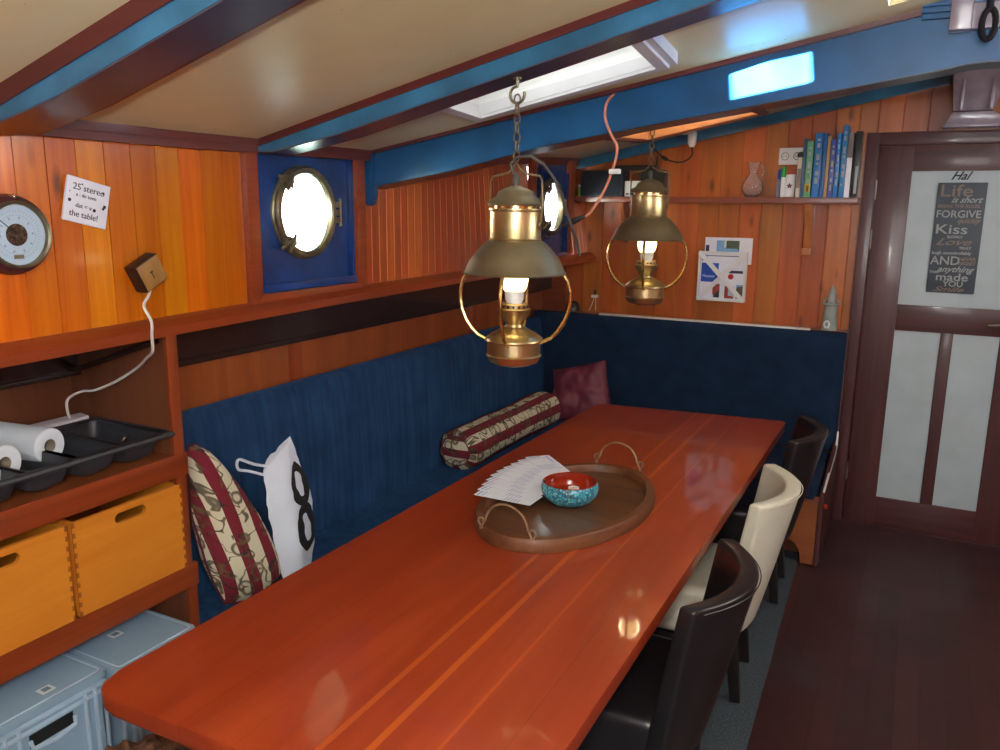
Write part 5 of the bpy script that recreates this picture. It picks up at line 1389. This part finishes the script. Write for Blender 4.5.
part('handle_loop', MB().tube(catm([(-1.930, 2.02, .865), (-1.945, 1.97, .885), (-1.955, 1.915, .915), (-1.95, 1.905, .885), (-1.945, 1.95, .865), (-1.930, 2.0, .84)]), .005, 6), M['bagwhite'], rt)
# fleece stool under the table
rt = thing('fleece_stool', 'brown curly fleece covered stool under the near corner of the table', 'stool', (-1.50, 1.12, .012))
mb = MB().lathe([(0, .43), (.11, .43), (.17, .41), (.195, .37), (.19, .32), (.17, .29), (0, .29)], (0, 0, 0), 48)
bmesh.ops.subdivide_edges(mb.bm, edges=mb.bm.edges[:], cuts=2, use_grid_fill=True)
for v in mb.bm.verts: v.co += v.co.normalized()*noise.noise(v.co*38)*.022
obj('fleece_seat', mb, M['fleece'], rt, sharp=180)
for k in range(3):
    a = k*2*PI/3+.4; obj('leg', MB().tube([(.10*math.cos(a), .10*math.sin(a), .31), (.14*math.cos(a), .14*math.sin(a), .0)], [.018, .014], 10), M['mahogz'], rt)

# ------------------------------------------------------------------ unseen deck hatch, its plate cut to shape the sun patch
SUND = Vector((.80, -.26, .262))            # from the beam towards the sun
HZ = 2.52
patch = [(-.57, 2.65, 2.170), (-.344, 2.65, 2.205), (-.335, 2.65, 2.122), (-.558, 2.65, 2.085)]
hole = [Vector(p)+SUND*((HZ-p[2])/SUND.z) for p in patch]
mb = MB(); ox0, ox1, oy0, oy1 = SX0-.05, SX1+.25, SY0-.12, SY1+.05
ccx = sum(h.x for h in hole)/4; ccy = sum(h.y for h in hole)/4
angs = [math.atan2(h.y-ccy, h.x-ccx) for h in hole]
order = sorted(range(4), key=lambda i: angs[i]); hp = [hole[i] for i in order]
def hole_at(a):
    d = Vector((math.cos(a), math.sin(a))); best = 9
    for i in range(4):
        p, q = hp[i].to_2d(), hp[(i+1) % 4].to_2d(); e = q-p; den = d.x*e.y-d.y*e.x
        if abs(den) < 1e-9: continue
        w = p-Vector((ccx, ccy)); t = (w.x*e.y-w.y*e.x)/den; u = (w.x*d.y-w.y*d.x)/den
        if t > 0 and -1e-6 <= u <= 1+1e-6: best = min(best, t)
    return best
aa = sorted([k*2*PI/64-PI for k in range(64)]+angs)
I_, O_ = [], []
for a in aa:
    c, s_ = math.cos(a), math.sin(a); t = hole_at(a)
    I_.append(mb.bm.verts.new((ccx+c*t, ccy+s_*t, HZ)))
    t = min((ox1-ccx)/c if c > 1e-9 else 9, (ox0-ccx)/c if c < -1e-9 else 9, (oy1-ccy)/s_ if s_ > 1e-9 else 9, (oy0-ccy)/s_ if s_ < -1e-9 else 9)
    O_.append(mb.bm.verts.new((ccx+c*t, ccy+s_*t, HZ)))
for k in range(len(aa)):
    j = (k+1) % len(aa); mb.bm.faces.new((O_[k], O_[j], I_[j], I_[k]))
mb.box(ox0-.02, ox1+.02, oy0-.02, oy0, 2.37, HZ+.02).box(ox0-.02, ox1+.02, oy1, oy1+.02, 2.35, HZ+.02).box(ox0-.02, ox0, oy0, oy1, 2.31, HZ+.02).box(ox1, ox1+.02, oy0, oy1, 2.42, HZ+.02)
for cx__, cy__ in ((ox0, oy0), (ox0, oy1), (ox1, oy0), (ox1, oy1)): mb.box(cx__-.03, cx__+.03, cy__-.03, cy__+.03, HZ-.002, HZ+.004)
struct('window_5', mb, M['whiteframe'])

# ------------------------------------------------------------------ outside
qb = thing('quay_building', 'pale pinkish grey wall across the water, seen through the portlights', 'building', (-8.8, 3, -.5))
part('wall', MB().box(-9, -8.6, -10, 10.5, -.5, 3.4), plain('pale pinkish render', (142, 132, 130), .9), qb)
part('ledge', MB().box(-8.6, -8.54, -10, 10.5, 1.60, 1.66), plain('grey ledge', (118, 112, 112), .9), qb)
part('plinth', MB().box(-8.6, -8.5, -10, 10.5, -.5, 1.22), plain('green grey plinth', (104, 122, 108), .9), qb)
solo('harbour_water', MB().box(-9, -2.8, -10, 16, -.6, -.5), plain('grey green water', (120, 140, 132), .1), 'grey green harbour water outside the hull', 'water', (-5.5, 3, -.5), kind='stuff')

# ------------------------------------------------------------------ light
wd = bpy.data.worlds.new('sky'); SC.world = wd; wd.use_nodes = True
nt = wd.node_tree; bg = nt.nodes['Background']
bg.inputs['Color'].default_value = (.93, .96, 1, 1); bg.inputs['Strength'].default_value = 7.0
def lamp(name, kind, loc, energy, color=(1, 1, 1), **kw):
    l = bpy.data.lights.new(name, kind); l.energy = energy; l.color = color
    for k, v in kw.items(): setattr(l, k, v)
    o = bpy.data.objects.new(name, l); COL.objects.link(o); o.location = loc; return o
s = lamp('sun', 'SUN', (3, 0, 5), 620.0, (1, .98, .93), angle=.006)
s.rotation_euler = (-SUND).to_track_quat('-Z', 'Y').to_euler()
lamp('camera_flash', 'POINT', (-.01, .02, 1.87), 78, (1, .985, .96), shadow_soft_size=.03)
def aim(o, t): o.rotation_euler = (Vector(t)-o.location).to_track_quat('-Z', 'Y').to_euler()
aim(lamp('aisle_fill_light', 'AREA', (.95, 2.9, 2.28), 32, (1, .97, .93), size=1.1, specular_factor=.25), (-.9, 3.6, .6))  # added fill light out of view, brightens the bench and bulkhead end
aim(lamp('rear_fill_light', 'AREA', (.5, -.9, 2.1), 50, (.96, .98, 1), size=1.3, specular_factor=.2), (-.8, 3.6, 1.0))  # added soft fill behind the camera, lifts the cabin as a whole
for o in (lan, lan2):
    p = o.location; lamp('bulb_light', 'POINT', (p.x, p.y, p.z+.25), 2.6, (1, .80, .48), shadow_soft_size=.045, specular_factor=.1)

# ------------------------------------------------------------------ camera
f_, vx, hy, roll = 810., 924., 206., .011
Lv = Vector((vx-500, hy+roll*(vx-500)-375, f_)).normalized()
a = Vector((0, hy-375, f_)); b = Vector((100, hy+roll*100-375, f_)); U = a.cross(b).normalized()
if U.y > 0: U = -U
X = Lv.cross(U).normalized()
if X.x < 0: X = -X
Rm = Matrix((X, Lv, U))                      # rows: world axes in image coordinates (x right, y down, z forward)
right, down, fwd = Rm.col[0], Rm.col[1], Rm.col[2]
cm = Matrix((right, -Vector(down), -Vector(fwd))).transposed().to_4x4(); cm.translation = (0, 0, 1.755)
cd = bpy.data.cameras.new('camera'); cd.sensor_width = 36; cd.lens = f_/1000*36; cd.clip_start = .05
co = bpy.data.objects.new('camera', cd); COL.objects.link(co); co.matrix_world = cm; SC.camera = co
SC.view_settings.view_transform = 'Standard'; SC.view_settings.look = 'None'
SC.view_settings.exposure = 0; SC.view_settings.gamma = 1; SC.view_settings.use_curve_mapping = False
